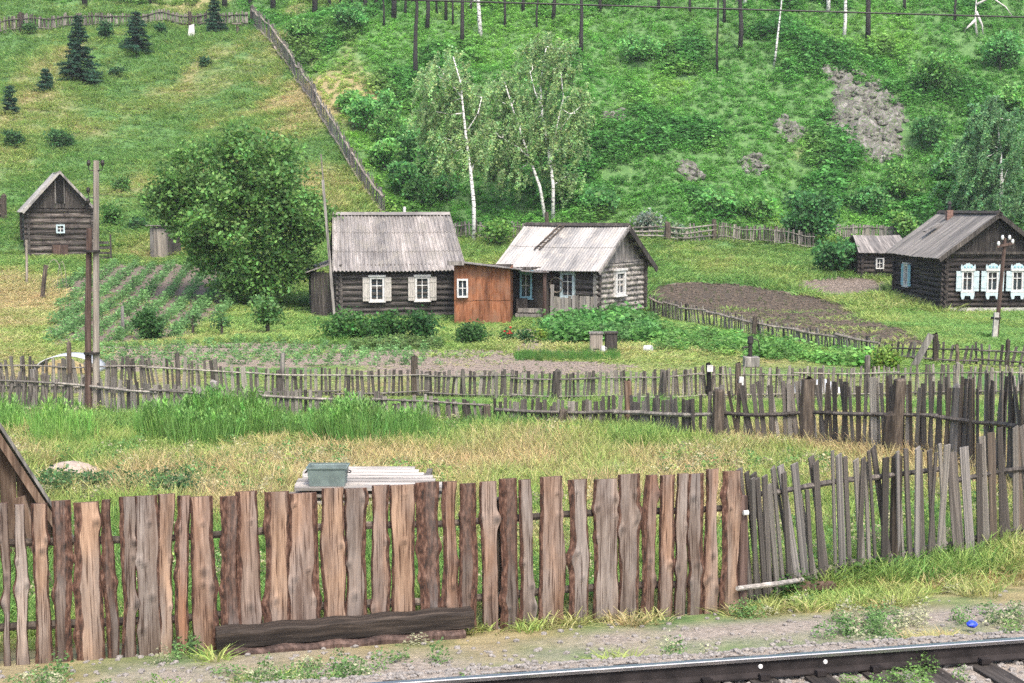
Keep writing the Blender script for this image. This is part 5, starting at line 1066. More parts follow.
def birch(label, px, py, pts, wtr, crown, n, col, seed, drop=1.0, name='birch', twigs=26, tr_mat='birch', extra=()):
    """pts: trunk places in the photo (px,py) from the foot up; crown: (px,py,r px) clusters of hanging twigs"""
    p = G(px, py); rng = np.random.default_rng(seed); s = pxm(p.y); e = thing(name, label, 'birch', p); loc = lambda a, b: Vector(((a - px) / s, 0, (py - b) / s)); mb = MB()
    for tp, r0 in ((pts, wtr),) + tuple(extra):
        P = [loc(*q) + Vector((0, rng.normal() * .12 if i else 0, -.2 if i == 0 and r0 == wtr else 0)) for i, q in enumerate(tp)]; rr = [.75 * r0 / s / 2 * (1 - .75 * i / (len(P) - 1)) for i in range(len(P))]; mb.tube(P, rr, 7)
    allp = [loc(*q) for q in pts] + [loc(*q) for tp, _ in extra for q in tp]
    L = []; T = []
    for cx, cy_, r in crown:
        c = loc(cx, cy_) + Vector((0, .6 + rng.normal() * .5 * r / s, 0)); near = min(allp, key=lambda q: (q - c).length + .6 * max(0, q.z - c.z + .2)); limb_to(mb, near, c, .04, .014, rng, 3); rm = r / s
        for j in range(twigs):
            st = np.array(c) + rng.normal(size=3) * rm * np.array([.55, .55, .4]); ln = rm * rng.uniform(.4, 1.3) * drop; m = int(3.5 * n / (len(crown) * twigs)) + 1; t = rng.random(m)
            sw = rng.normal(size=2) * .25 + np.array([-.28, .1]); L.append(st[None] + np.stack([sw[0] * t * ln + rng.normal(size=m) * .07, sw[1] * t * ln + rng.normal(size=m) * .07, -t * ln + rng.normal(size=m) * .05], 1)); T.append(np.full(m, rng.uniform(.7, 1.35)))
    mb.build('trunk', M[tr_mat], e, smooth=True); L = np.concatenate(L); T = np.concatenate(T); L[:, 2] = np.maximum(L[:, 2], .05)
    link('crown', leaf_mesh('crown', L, .19, tints(T, col, rng, .12), aspect=.6, rng=rng, droop=.35), e)
birch('tall slender birch behind the right end of the corrugated roof', 474, 243, [(474, 243), (474, 205), (471, 175), (467, 145), (464, 115), (461, 85), (454, 60)], 6, [(452, 62, 20), (440, 78, 18), (462, 78, 18), (474, 95, 18), (446, 100, 20), (480, 120, 16), (432, 112, 16), (455, 125, 20), (440, 138, 14), (470, 140, 15), (478, 155, 13), (447, 155, 15)], 5600, (.31, .45, .19), 31, 1.3, extra=(([(466, 135), (478, 115), (482, 100)], 3), ([(463, 100), (448, 82), (440, 70)], 2.5)))
birch('leaning white birch stem left of the twin birch', 546, 222, [(546, 222), (540, 188), (530, 160), (521, 135), (512, 108), (505, 85)], 5, [(505, 82, 17), (495, 98, 17), (515, 95, 16), (505, 118, 18), (492, 130, 15), (520, 125, 16), (508, 150, 18), (525, 148, 13), (498, 160, 14), (515, 172, 15)], 4600, (.29, .43, .18), 32, 1.2, extra=(([(530, 160), (518, 148), (503, 140)], 3),))
birch('upright white birch with wide airy crown behind the grey cottage', 553, 222, [(553, 222), (553, 185), (548, 150), (542, 115), (540, 85), (546, 50)], 5.5, [(546, 45, 18), (535, 60, 16), (560, 52, 15), (552, 72, 20), (570, 70, 14), (575, 95, 17), (545, 95, 18), (560, 110, 20), (580, 115, 13), (535, 120, 14), (565, 135, 18), (548, 140, 14), (575, 145, 12), (558, 165, 16), (570, 175, 14)], 6600, (.31, .45, .19), 33, 1.2, extra=(([(550, 165), (556, 130), (563, 100), (560, 70)], 3.5), ([(560, 130), (572, 115), (584, 105)], 2.5), ([(542, 110), (535, 95), (530, 75)], 2.5)))
birch('full drooping birch at the right edge behind the dark house', 1000, 232, [(1000, 232), (1000, 190), (997, 150), (995, 120)], 6, [(996, 112, 16), (988, 122, 15), (1004, 122, 16), (995, 125, 20), (985, 140, 20), (1008, 140, 20), (980, 160, 18), (1000, 160, 22), (1015, 165, 20), (985, 185, 20), (1005, 188, 22), (1022, 190, 18), (990, 205, 18), (1012, 210, 20), (1030, 215, 20)], 12500, (.17, .33, .14), 34, 1.4)
birch('thin pale birch at the top right of the hill by the dead tree', 774, 66, [(774, 66), (776, 45), (779, 20), (782, -12), (786, -60)], 3.5, [(783, -45, 14), (778, -30, 12), (790, -30, 12)], 900, (.09, .15, .06), 35)
# trunks of the burnt wood at the top of the hill
def bare(label, px, py, top, w, mat, seed, name='charred_trunk', lean=0, br=5, group=GROVE, cat='bare tree'):
    p = G(px, py); s = pxm(p.y); rng = np.random.default_rng(seed); h = (py - top) / s; r = w / s / 2; e = thing(name, label, cat, p, 0, group)
    P = [(lean * t / s + rng.normal() * .06 * (i > 0), rng.normal() * .06, h * t - (.2 if i == 0 else 0)) for i, t in enumerate(np.linspace(0, 1, 6))]
    MB().tube(P, [r * (1.15 - .75 * t) for t in np.linspace(0, 1, 6)], 7).build('trunk', M[mat], e, smooth=True)
    for i in range(br):
        t = rng.uniform(.35, .95); a = rng.uniform(0, 6.28); l = rng.uniform(.5, 1.6); z = h * t; x0 = lean * t / s
        MB().tube([(x0, 0, z), (x0 + math.cos(a) * l * .5, math.sin(a) * l * .5, z + .1 * l), (x0 + math.cos(a) * l, math.sin(a) * l, z - .25 * l)], [r * .3, r * .2, r * .07], 5).build('branch', M[mat], e)
DK = 'bare dark burnt trunk standing at the top of the hill'
for i, (px_, py_, top, wd_) in enumerate([(273, 10, -70, 5), (315, 13, -80, 5), (341, 8, -60, 4), (394, 20, -90, 5), (416, 82, -40, 4.5), (427, 31, -80, 4), (462, 50, -60, 4), (505, 27, -70, 2.5), (553, 22, -80, 3.5), (581, 58, -50, 4), (740, 52, -70, 4.5), (724, 22, -70, 3), (868, 42, -90, 5), (225, 10, -70, 5), (85, 8, -70, 5), (717, 72, -40, 2.5), (658, 12, -60, 3), (366, 14, -70, 4), (446, 20, -70, 3), (330, 7, -60, 2.5), (352, 11, -60, 2), (376, 9, -60, 3), (384, 27, -50, 2), (405, 17, -60, 2.5), (437, 13, -60, 2), (453, 25, -60, 2), (470, 15, -60, 2.5), (523, 11, -60, 3), (537, 31, -50, 2), (600, 12, -60, 3), (690, 15, -60, 2.5), (790, 10, -60, 3), (905, 14, -60, 3), (955, 22, -50, 2.5), (250, 6, -60, 3), (150, 4, -60, 3)]): bare(DK, px_, py_, top, wd_, 'burnt', 100 + i)
PALE = 'thin bleached white trunk on the upper hillside'
for i, (px_, py_, top, wd_, ln) in enumerate([(481, 40, -60, 4, -4), (745, 8, -70, 4, 2), (828, 10, -60, 4, 2), (844, 42, -60, 3.5, 4)]): bare(PALE, px_, py_, top, wd_, 'birch', 140 + i, 'bleached_trunk', ln, 3, 'bleached trunks on the upper hillside')
p = G(977, 36); e = thing('dead_tree', 'forked white dead tree leaning over at the top right of the hill', 'dead tree', p); s_ = pxm(p.y)
for P in ([(0, 0, -.2), (-.2, 0, 1.4), (-.1, .1, 3.4)], [(-.2, 0, 1.3), (-.9, .1, .6), (-1.2, .1, -.1)], [(-.1, 0, 2.6), (1.1, .1, 3.2), (2.4, .2, 2.4), (3.0, .2, 1.6)], [(-.1, 0, 3.3), (.7, 0, 3.8), (1.7, 0, 3.6)], [(-.15, 0, 2.0), (.4, 0, .9), (.5, 0, 0)]): MB().tube(P, list(np.linspace(.13, .03, len(P))), 6).build('branch', M['deadwood'], e, smooth=True)
# rock outcrops
def rockmat():
    m, nt, b, o = newmat('grey_brown_rock'); v = mapped(nt, (1, 1, 1)); f = noise(nt, v, 1.4, 8, .7); g = noise(nt, v, 5, 6, .7)
    c = ramp(nt, f, [(.3, (.05, .046, .042)), (.5, (.14, .128, .118)), (.68, (.31, .29, .27))]); gr = ramp(nt, g, [(.5, (0, 0, 0)), (.6, (1, 1, 1))]); c = mixc(nt, gr, c, (.09, .14, .05))
    nt.links.new(c, b.inputs['Base Color']); b.inputs['Roughness'].default_value = .95; bump(nt, b, g, .8, .15); return m
M['rock'] = rockmat()
rn = ['large grey rock outcrop showing through the hillside scrub', 'small brown rock patch left of the large outcrop', 'low rock patch in the middle of the hillside', 'pale rock patch just above the meadow bushes', 'small rock patch right of the birch crown', 'upper ledge of grey rock above the large outcrop']
for i, ((p, rx, ry), lb) in enumerate(zip(ROCK, rn)):
    rng = np.random.default_rng(200 + i); e = thing('rock_outcrop', lb, 'rock', p); n = int(10 + rx * ry * 3.2); b = MB()
    nu, nv = 26, 34; P = []
    for a in range(nu):
        row = []
        for c in range(nv):
            u = (a / (nu - 1) - .5) * 2; v = (c / (nv - 1) - .5) * 2; x = p.x + u * rx + (.25 * rx * v if i == 0 else 0); y = p.y + v * ry * .8; f = max(0, 1 - (u * u + v * v))
            lump = abs(vnoise(x * 1.3, y * 1.3) - .5) * 2.4 + abs(vnoise(x * 3.1 + 9, y * 2.6) - .5) * 1.3; f *= .35 + 1.1 * vnoise(x * 1.1 + 40, y * 1.1)
            row.append((x - p.x, y - p.y - .3 * f, gz(x, y) - p.z - .35 + min(.8, f * 2.2) * (.15 + .6 * lump)))
        P.append(row)
    o = b.grid(P).build('rock_face', M['rock'], e)

FRAG = [proto_obj(stone_mesh('rock_fragment', M['rock'], rb, 1)) for _ in range(4)]
FX = []
for (p, rx, ry), n in zip(ROCK, (260, 30, 22, 22, 14, 40)):
    q = unit(n, rb)[:, :2] * rb.random((n, 1)) ** .5; FX.append(np.stack([p.x + q[:, 0] * rx * .95 + .25 * rx * q[:, 1] * (rx > 3), p.y + q[:, 1] * ry * .8], 1))
FX = np.concatenate(FX); n = len(FX); sz = rb.uniform(.25, .9, n) ** 1.3
scatter('rock_fragments', FRAG, np.stack([FX[:, 0], FX[:, 1], H(FX[:, 0], FX[:, 1]) + .1], 1), rb.uniform(0, 6, n), np.stack([sz * 1.2, sz, sz * 1.1], 1), np.ones((n, 3)), 'broken stones lying over the hillside outcrops', 'stones', tilt=rb.normal(size=(n, 2)) * .4)

# ================================================================== POLES, CABLE
p = G(93, 417); s_ = pxm(p.y); e = thing('power_pole', 'tall old wooden power pole spliced to a dark stump at the left picket fence', 'power pole', p); hh = (417 - 160) / s_
MB().tube([(.07, 0, -.2), (.16, 0, hh * .5), (.25, 0, hh)], [.085, .075, .065], 10).build('pole', M['pole'], e)
MB().tube([(-.1, -.04, -.2), (-.04, -.04, 2.2), (.05, -.03, hh * .74)], [.085, .075, .065], 10).build('stump', M['stub'], e)
for z in (1.5, 3.9): MB().tube([(-.02 + .03 * z, -.02, z), (-.02 + .03 * z, -.02, z + .05)], [.19, .19], 12).build('wire_band', M['iron'], e)
for x, z in ((.09, hh - .12), (.41, hh - .12), (.06, hh - .75), (.05, hh - 1.0)):
    k = MB().tube([(.23, -.02, z - .12), (x, -.06, z - .1), (x, -.06, z)], [.014, .014, .014], 6).build('insulator_pin', M['iron'], e); MB().tube([(x, -.06, z), (x, -.06, z + .06), (x, -.06, z + .13)], [.035, .05, .03], 8).build('insulator', M['iron'], k)
p = G(995, 339); s_ = pxm(p.y); e = thing('power_pole', 'short leaning power pole with white insulators before the dark house', 'power pole', p); hh = (339 - 238) / s_
MB().tube([(.03, 0, -.1), (.14, 0, hh * .5), (.25, 0, hh)], [.085, .075, .065], 10).build('pole', M['stub'], e)
MB().box((-.05, -.13, .45), (.17, .13, 1.1), Matrix.Rotation(R(3), 3, 'Y')).build('concrete_stump', M['concrete'], e); MB().tube([(.0, -.04, .75), (.0, -.04, .82)], [.19, .19], 10).build('wire_band', M['iron'], e)
MB().box((.24, -.1, hh - .25), (.62, .07, .09), Matrix.Rotation(R(-12), 3, 'Y')).build('crossarm', M['stub'], e)
for x, z in ((-.02, hh - .28), (.12, hh - .05), (.38, hh - .05), (.5, hh - .2)): MB().tube([(x, -.1, z), (x, -.1, z + .07), (x, -.1, z + .16)], [.04, .06, .035], 8).build('insulator', M['porcelain'], e)
p = at(335, 312, 61.0); e = thing('antenna_mast', 'thin grey mast with a board lashed to it at the cottage corner', 'mast', (p.x, 61.0, gz(p.x, 61.0))); s_ = pxm(61.3)
MB().tube([(.0, 0, -.1), (-.27, 0, 3.6), (-.52, 0, 7.2)], [.05, .045, .03], 7).build('pole', M['pole'], e); MB().box((-.22, -.08, 3.0), (.11, .05, 6.2), Matrix.Rotation(R(-4.2), 3, 'Y')).build('lashed_board', M['board'], e)
P = []
for q in np.linspace(-.6, 1.6, 40):
    X = -12 + 30 * q; pxx = CX + F * X / 26; pyy = -3 + (pxx - 300) * .028 - 5 * math.sin(max(0, min(1, (pxx + 200) / 1600)) * math.pi) * 0; P.append(at(pxx, pyy, 26))
tag(MB().tube(P, [.016] * len(P), 6).build('overhead_cable', M['wire']), 'thin black overhead cable crossing the top of the hillside', 'cable')

# ================================================================== RAILWAY
def trk(s, off):     # s metres along, off metres beyond the far rail
    c, sn = RC, RC * RS; return Vector((s * c - off * sn, 11.97 + s * sn + off * c, 0))
tr = thing('railway_track', 'steel rails on dark wooden sleepers in the foreground', 'railway track', (0, 11.89, 0), math.atan(RS))
zr = .925; prof = [(-.075, -.18), (.075, -.18), (.075, -.168), (.014, -.14), (.009, -.05), (.036, -.036), (.0375, -.006), (.03, 0), (-.03, 0), (-.0375, -.006), (-.036, -.036), (-.009, -.05), (-.014, -.14), (-.075, -.168)]
for off in (0, -1.52):
    b = MB(); n = len(prof); vs = [(-9, off + a, zr + z) for a, z in prof] + [(12, off + a, zr + z) for a, z in prof]
    b.add(vs, [tuple(range(n)), tuple(range(2 * n - 1, n - 1, -1))] + [((i + 1) % n, i, i + n, (i + 1) % n + n) for i in range(n) ]); o = b.build('rail', M['railside'], tr)
    o.data.materials.append(M['railtop'])
    for f in o.data.polygons:
        if min(o.data.vertices[v].co.z for v in f.vertices) > zr - .0365: f.material_index = 1
    for k, s in enumerate(np.arange(-8.6, 12, .545)):
        MB().box((s, off + (.105), zr - .155), (.09, .07, .05)).build('rail_clip', M['railside'], tr); MB().box((s, off - .105, zr - .155), (.09, .07, .05)).build('rail_clip', M['railside'], tr)
for s in np.arange(-8.6, 12, .545): MB().box((s + random.uniform(-.02, .02), -.76, zr - .262), (.24, 2.7, .14), jit=.008).build('sleeper', M['sleeper'], tr)
for s in (2.3, 2.93): MB().tube([(s, -.02, zr - .09), (s, -.013, zr - .09)], [.02, .024], 8).build('paint_mark', M['white'], tr)
# timbers lying against the slab fence
a0, a1 = along(207), along(466)
for (s0, s1, z, hh, dd, lb) in ((a0, a1, .255, .19, .22, 'dark squared timber lying on top of another at the slab fence'), (a0 + .05, a1 - .12, .085, .135, .4, 'lower dark timber lying on the ground at the slab fence')):
    sc = (s0 + s1) / 2; bx = A0.x + fd.x * sc + fd.y * .24; by = A0.y + fd.y * sc - fd.x * .24
    b = MB(); rows_ = []; n = 24
    for i in range(n + 1):
        x = (s1 - s0) * (i / n - .5); w0 = .012 * math.sin(i * 1.3) ; rows_.append([(x, -dd / 2 + w0, -hh / 2), (x, -dd / 2 + w0 * .5, hh / 2 - .03 + w0), (x, -dd / 2 + .03, hh / 2 + w0), (x, dd / 2, hh / 2 + w0), (x, dd / 2, -hh / 2), (x, -dd / 2 + w0, -hh / 2)])
    b.grid(rows_); b.f += [(0, 1, 2, 3, 4), tuple(n * 6 + j for j in (4, 3, 2, 1, 0))]
    o = b.build('timber_beam', M['timber' if z > .2 else 'stub'], loc=(bx, by, gz(bx, by) + z - .06)); o.rotation_euler = (0, R(.2 if z > .3 else -.2), fang); tag(o, lb, 'timber')
p0, p1 = G(747, 613), G(802, 598); o = MB().tube([p0 + Vector((-.12, 0, .3)), (p0 + p1) / 2 + Vector((0, 0, .27)), p1 + Vector((0, 0, .24))], [.03, .034, .028], 8).build('fence_rail', M['bleached']); tag(o, 'pale fallen fence rail lying beside the end post', 'rail')
p = G(790, 599); o = MB().box((0, 0, .14), (1.2, .2, .07), Matrix.Rotation(R(4), 3, 'Z'), jit=.01).build('fallen_board', M['brownpost'], loc=(p.x, p.y + .1, p.z)); tag(o, 'brown rotten board on the grass under the grey fence', 'board')

# ================================================================== YARD THINGS
# stack of boards behind the slab fence, with a tub on it
bz = 22.0; pc = at(364, 480, bz); zg = gz(pc.x, bz)
SG = 'boards stacked behind the slab fence'
def stack_board(x0, x1, y, z, w, rz=0, curve=0.0):
    n = 8; top = []; 
    b = MB(); rws = []
    for i in range(n + 1):
        t = i / n; x = x0 + (x1 - x0) * t; yy = y + curve * max(0, t - .55) ** 2 * 4; rws.append([(x, yy - w / 2, z), (x, yy - w / 2, z + .045), (x, yy + w / 2, z + .045), (x, yy + w / 2, z), (x, yy - w / 2, z)])
    b.grid(rws); b.f += [(0, 1, 2, 3), tuple(n * 5 + j for j in (3, 2, 1, 0))]
    o = b.build('stacked_board', M['bleached' if random.random() < .75 else 'pole']); tag(o, 'weathered board lying in the stack behind the slab fence', 'board', SG); return o
xl = at(284, 480, bz).x; xr = at(452, 480, bz).x
for lay in range(5):
    for j in range(7):
        if lay < 4 and j in (2, 3, 4): continue
        z = zg + .02 + .115 * lay; q = j * .265 + random.uniform(-.03, .03); ins = .05 * lay * random.uniform(.5, 1.4) + (.06 * j if lay == 4 else 0)
        stack_board(xl + random.uniform(0, .12) + .02 * lay, xr - ins * .5 - j * .07, bz + q, z, .24, 0, .0)
    if lay < 4:
        for x in (xl + .3, xr - .5): tag(MB().bb((x, bz - .1, zg + .02 + .115 * lay + .047), (x + .09, bz + 1.75, zg + .02 + .115 * lay + .113)).build('stack_spacer', M['darkpicket']), 'dark batten between the layers of the board stack', 'batten', 'battens in the board stack')
zt = zg + .02 + .115 * 4 + .047
p = at(327, 488, bz - .02); tb = thing('metal_tub', 'grey green metal tub standing on the board stack', 'tub', (p.x, bz + .14, zt))
def tub(w, d, h, t, fl):
    b = MB(); o0 = [(-w / 2, -d / 2), (w / 2, -d / 2), (w / 2, d / 2), (-w / 2, d / 2)]
    R_ = lambda s, z, ins: [(x * s - math.copysign(ins, x), y * s - math.copysign(ins, y), z) for x, y in o0]
    vs = R_(fl, 0, 0) + R_(1, h, 0) + R_(1, h, t) + R_(fl, t, t); fs = [(3, 2, 1, 0)]
    for k in range(3):
        for j in range(4): fs.append((4 * k + j, 4 * k + (j + 1) % 4, 4 * k + 4 + (j + 1) % 4, 4 * k + 4 + j))
    fs.append((12, 13, 14, 15)); return b.add(vs, fs)
tub(.62, .42, .29, .012, .9).build('tub_body', M['metal'], tb, bevel=.012)
b = MB()
for (x0, y0, x1, y1) in ((-.325, -.225, .325, -.205), (-.325, .205, .325, .225), (-.325, -.204, -.305, .204), (.305, -.204, .325, .204)): b.bb((x0, y0, .285), (x1, y1, .31))
b.build('rim', M['metal'], tb)
for s in (-1, 1): MB().tube([(s * .31, -.08, .22), (s * .36, -.07, .2), (s * .36, .07, .2), (s * .31, .08, .22)], [.01] * 4, 6).build('handle', M['iron'], tb)
# sand heap
p = G(60, 484); P = []
for a in range(16):
    row = []
    for c in range(12):
        u, v = (a / 15 - .5) * 2, (c / 11 - .5) * 2; f = max(0, 1 - u * u - v * v) ** .8; x, y = p.x + u * .85, p.y + .5 + v * .7; row.append((x - p.x, y - p.y, gz(x, y) - p.z - .1 + f * .38 * (.8 + .4 * vnoise(x * 3, y * 3))))
    P.append(row)
tag(MB().grid(P).build('sand_heap', plain('pinkish_sand', (.36, .29, .24), .95, .3, 12, bs=.5), smooth=True, loc=p), 'pale heap of sand in the weeds behind the slab fence', 'heap')
# steep cellar roof at the left edge
ap = at(-28, 384, 18.6); gl = gz(ap.x, 18.6); hh = ap.z - gl; hw = 1.45
e = thing('cellar_roof', 'steep brown plank cellar roof at the left edge behind the slab fence', 'cellar', (ap.x, 18.6, gl), R(31))
b = MB(); n = 13
for i in range(n):
    x0 = -hw + 2 * hw * i / n; x1 = -hw + 2 * hw * (i + .94) / n; f = lambda x: max(.02, (hh - .12) * (1 - abs(x) / hw)); pts = [(x0, -.1), (x1, -.1), (x1, f(x1)), (x0, f(x0))]
    if x0 < 0 < x1: pts.insert(3, (0, hh - .12))
    b.prism(pts, .1 + random.uniform(-.01, .01), .14)
b.build('gable', M['brownpost'], e)
for s in (-1, 1):
    b = MB(); nn = 9; dx, dz = s * hw, -hh; L = math.hypot(hw, hh); rm = Matrix.Rotation(-math.atan2(dz, dx) if s > 0 else -math.atan2(dz, dx), 3, 'Y')
    for k in range(nn): b.box((s * hw * .52, .0 + .28 * k, hh * .48), (L * 1.02 + random.uniform(-.06, .06), .265, .04), rm)
    b.build('roof_boards', M['board'], e); MB().box((s * (hw * .52 - .1), -.08, hh * .48 - .03), (L * .98, .05, .1), rm).build('rafter', M['brownpost'], e)
p = G(45, 520); o = MB().box((0, 0, .66), (.12, .05, 1.5), Matrix.Rotation(R(-16), 3, 'Y')).build('leaning_board', M['brownpost'], loc=(at(36, 500, 17.6).x, 17.6, gz(-5.9, 17.6) - .05)); tag(o, 'orange brown board leaning on the cellar roof', 'board')
# blue litter
p = G(971, 632); o = link('plastic_bottle', stone_mesh('plastic_bottle', M['bluebag'], np.random.default_rng(5), 2), loc=(p.x, p.y, p.z + .09)); o.scale = (.13, .1, .12); tag(o, 'crumpled blue plastic bag lying on the ballast shoulder', 'litter')
# garden props
def prop(px, py): p = G(px, py); return p, pxm(p.y)
p, s_ = prop(596, 352); e = thing('beehive', 'pale grey wooden hive box left of the darker one', 'hive', p); MB().box((0, 0, .32), (.42, .4, .62)).build('hive_body', M['pole'], e, bevel=.01); MB().box((0, 0, .66), (.48, .46, .05)).build('lid', M['board'], e); MB().box((0, -.205, .12), (.2, .012, .03)).build('entrance_slot', M['black'], e)
p, s_ = prop(611, 352); e = thing('beehive', 'dark grey wooden hive box right of the pale one', 'hive', p); MB().box((0, 0, .32), (.4, .4, .66)).build('hive_body', M['darkpicket'], e, bevel=.01) if False else MB().box((0, 0, .32), (.4, .4, .62)).build('hive_body', M['darkboard'], e, bevel=.01); MB().box((0, 0, .665), (.47, .46, .05)).build('lid', M['darkboard'], e); MB().box((0, -.205, .12), (.2, .012, .03)).build('entrance_slot', M['black'], e)
p, s_ = prop(603, 353); e = thing('enamel_jug', 'white enamel jug between the two hive boxes', 'jug', p); MB().tube([(0, 0, 0), (0, 0, .12), (0, 0, .2), (0, 0, .24)], [.08, .09, .055, .065], 12).build('jug_body', M['white'], e, smooth=True); MB().tube([(.05, 0, .2), (.12, 0, .18), (.12, 0, .1), (.08, 0, .06)], [.01] * 4, 6).build('handle', M['white'], e)
p, s_ = prop(648, 353); e = thing('overturned_bucket', 'white bucket lying on its side at the raspberry edge', 'bucket', (p.x, p.y, p.z + .13), R(60)); MB().tube([(0, -.13, 0), (0, .1, 0), (0, .13, 0)], [.135, .12, .118], 16).build('bucket_body', M['white'], e); MB().tube([(0, -.135, 0), (0, -.131, 0)], [.11, .11], 16).build('bucket_mouth', M['clearfilm'], e)
p, s_ = prop(751, 367); e = thing('hand_pump', 'dark iron hand pump on a grey box at the thicket edge', 'pump', p); MB().box((0, 0, .16), (.46, .4, .32)).build('pump_base', M['board'], e, bevel=.02); MB().tube([(-.03, 0, .26), (-.03, 0, .7), (-.03, 0, .74), (-.03, 0, .95)], [.07, .065, .1, .08], 10).build('pump_body', M['iron'], e); MB().tube([(-.03, 0, .9), (.2, 0, .82), (.26, 0, .5)], [.025, .022, .02], 6).build('pump_handle', M['iron'], e); MB().tube([(-.1, 0, .62), (-.24, 0, .6), (-.25, 0, .5)], [.03, .03, .03], 6).build('spout', M['iron'], e)
p, s_ = prop(709, 399); o = MB().box((.0, -.11, (399 - 367.5) / s_), (.15, .02, .17)).build('tin_plate', M['white'], loc=p); tag(o, 'white square tin nailed to a black fence post', 'tin')
p, s_ = prop(738, 400); o = MB().tube([(.05, -.13, (400 - 385) / s_), (.06, -.13, (400 - 376) / s_)], [.07, .06], 10).build('hanging_can', M['white'], loc=p); tag(o, 'white can hanging on the brown fence post', 'can')
# white sheet over something in the garden
p, s_ = prop(815, 391); P = []
for a in range(20):
    u = (a / 19 - .5) * 2; P.append([(u * .75, v * .4, max(-.03, .3 * (1 - abs(u) ** 3) * (1 - abs(v) ** 4) * (.85 + .3 * vnoise(u * 3 + 7, v * 3)))) for v in np.linspace(-1, 1, 10)])
tag(MB().grid(P).build('covered_heap', M['whitesheet'], smooth=True, loc=p), 'white sheeting over a heap behind the garden fence', 'sheet')
# arched plastic over a bed at the left, hay under it
p = G(66, 372); P = []
for a in range(16):
    th_ = math.pi * a / 15; P.append([(-math.cos(th_) * .95, v, max(0, math.sin(th_)) * .5) for v in np.linspace(0, .9, 4)])
o = MB().grid(P).build('plastic_cover', M['whitesheet'], smooth=True, loc=(p.x, p.y, p.z - .03)); md = o.modifiers.new('t', 'SOLIDIFY'); md.thickness = .03; tag(o, 'white film arched over a bed behind the left picket fence', 'cover')
P = [[(u * .8, -.1, (.34 * (1 - u * u) + .06) * v) for v in (0, .5, 1)] for u in np.linspace(-1, 1, 12)]
o = MB().grid(P).build('straw_heap', plain('straw', (.36, .28, .14), .95, .4, 14, bs=.6), loc=(p.x, p.y, p.z)); md = o.modifiers.new('t', 'SOLIDIFY'); md.thickness = .3; tag(o, 'straw packed under the white arched film', 'straw')
for i, (px_, py_, lb) in enumerate(((54, 288, 'left one of the two thin hoops below the log barn'), (62, 290, 'right one of the two thin hoops below the log barn'))):
    p, s_ = prop(px_, py_); P = [(math.cos(a) * .42 * (1 if i == 0 else -.5), math.sin(a) * .1, max(-.05, math.sin(a) * 1.35)) for a in np.linspace(0, math.pi, 12)]; tag(MB().tube(P, [.014] * 12, 6).build('greenhouse_hoop', M['pole'], loc=p), lb, 'hoop')
for px_, py_, top, wd_, ln, mt, lb in ((42, 300, 265, 4.5, 5, 'post', 'short dark post leaning right in the dry grass'), (27, 284, 240, 2.5, 1, 'pole', 'thin pale stake left of the log barn window'), (123, 334, 306, 3.5, 0, 'board', 'grey stake left of the round dark shrub'), (238, 34, 27, 3, 0, 'post', 'small post by the top of the long fence')):
    p, s_ = prop(px_, py_); h_ = (py_ - top) / s_; r = wd_ / s_ / 2; tag(MB().tube([(0, 0, -.1), (ln / s_ * .5, 0, h_ * .5), (ln / s_, 0, h_)], [r * 1.05, r, r * .9], 7).build('garden_post' if wd_ > 3 else 'stake', M[mt], loc=p), lb, 'post')
p, s_ = prop(191, 37); tag(MB().prism([(-.3, .1), (.35, 0), (.3, 1.15), (-.15, 1.0)], 0, .06).build('white_board', M['white'], loc=p), 'white board standing before the hilltop fence', 'board')
p, s_ = prop(237, 33); e = thing('signboard', 'small grey table like board on a post by the hilltop fence', 'board', p); MB().tube([(0, 0, -.1), (0, 0, .75)], [.07, .06], 6).build('post', M['post'], e); MB().box((0, 0, .8), (.8, .35, .1)).build('top_board', M['pole'], e)
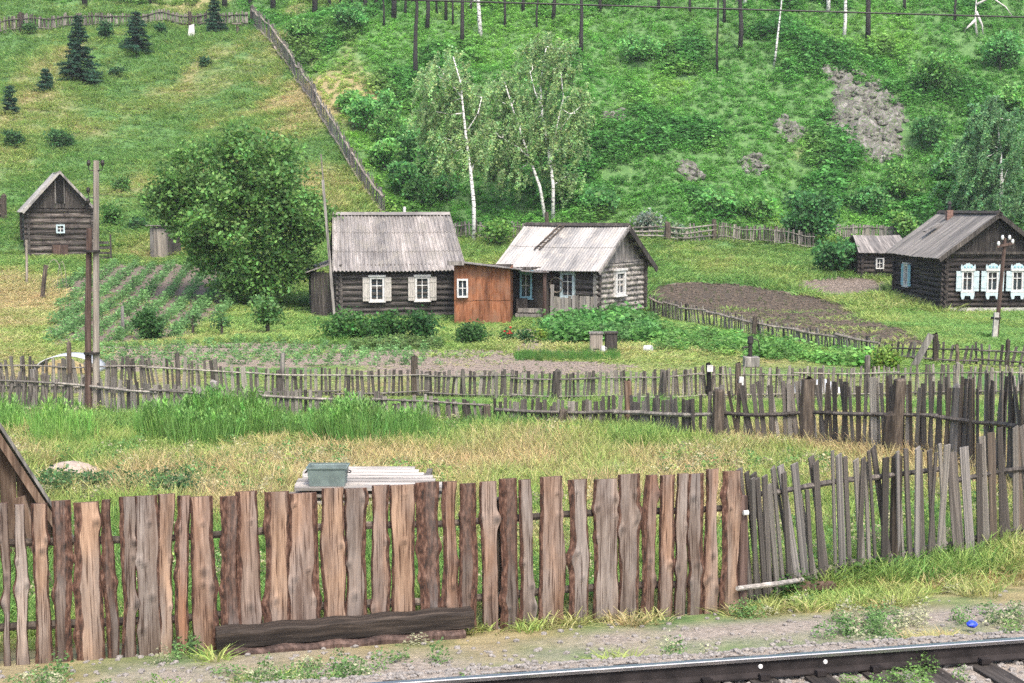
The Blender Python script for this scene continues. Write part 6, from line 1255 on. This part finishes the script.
# wheel hung on the cottage wall
c8, s8 = math.cos(H2['rz']), math.sin(H2['rz']); lx, ly = 2.68, -.24; e = thing('cartwheel', 'old spoked wheel hanging on the cottage wall under the eave', 'wheel', (H2['o'][0] + c8 * lx - s8 * ly, H2['o'][1] + s8 * lx + c8 * ly, 1.45), H2['rz'])
P = [(math.cos(a) * .33, 0, math.sin(a) * .33) for a in np.linspace(0, 2 * math.pi, 25)]; MB().tube(P, [.025] * 25, 6, cap=False).build('rim', M['pole'], e)
for k in range(4): a = math.pi * k / 4; MB().tube([(-math.cos(a) * .31, 0, -math.sin(a) * .31), (math.cos(a) * .31, 0, math.sin(a) * .31)], [.008, .008], 5).build('spoke', M['iron'], e)
# clods of the ploughed field
xs = [q.x for q in SOIL['field']]; yy = [q.y for q in SOIL['field']]
CLOD = [proto_obj(stone_mesh('clod', plain('turned_soil_%d' % i, (.1, .078, .058), .95, .4, 6), rb)) for i in range(3)]
x = rb.uniform(min(xs), max(xs), 5000); y = rb.uniform(min(yy), max(yy), 5000); k = inpoly(x, y, SOIL['field']); x, y = x[k], y[k]; n = len(x); sz = rb.uniform(.06, .24, n)
scatter('field_clods', CLOD, np.stack([x, y, H(x, y)], 1), rb.uniform(0, 6, n), np.stack([sz * 1.3, sz, sz * .8], 1), np.ones((n, 3)), 'turned clods of soil in the ploughed field', 'soil')

for nm in ('beds', 'patch', 'front_plot', 'left_plot'):
    xs = [q.x for q in SOIL[nm]]; yy = [q.y for q in SOIL[nm]]; x = rb.uniform(min(xs), max(xs), 2600); y = rb.uniform(min(yy), max(yy), 2600); k = inpoly(x, y, SOIL[nm]); x, y = x[k], y[k]; n = len(x); sz = rb.uniform(.04, .16, n)
    scatter('bed_clods', [proto_obj(stone_mesh('clod', plain('bed_soil_' + nm, (.22, .18, .148) if nm != 'left_plot' else (.16, .13, .107), .95, .4, 6), rb))], np.stack([x, y, H(x, y)], 1), rb.uniform(0, 6, n), np.stack([sz * 1.3, sz, sz * .8], 1), np.ones((n, 3)), 'turned clods of soil in the ' + nm.replace('_', ' ') + ' of the gardens', 'soil')
# thin summer haze over the valley
mh = bpy.data.materials.new('haze'); mh.use_nodes = True; q = mh.node_tree; q.nodes.clear(); ho = q.nodes.new('ShaderNodeOutputMaterial'); hv = q.nodes.new('ShaderNodeVolumePrincipled')
hv.inputs['Density'].default_value = .0003; hv.inputs['Color'].default_value = (.94, .97, 1, 1); hv.inputs['Anisotropy'].default_value = .2; q.links.new(hv.outputs[0], ho.inputs['Volume'])
tag(MB().bb((-430, -60, -2.5), (430, 460, 132)).build('haze', mh), kind='stuff')
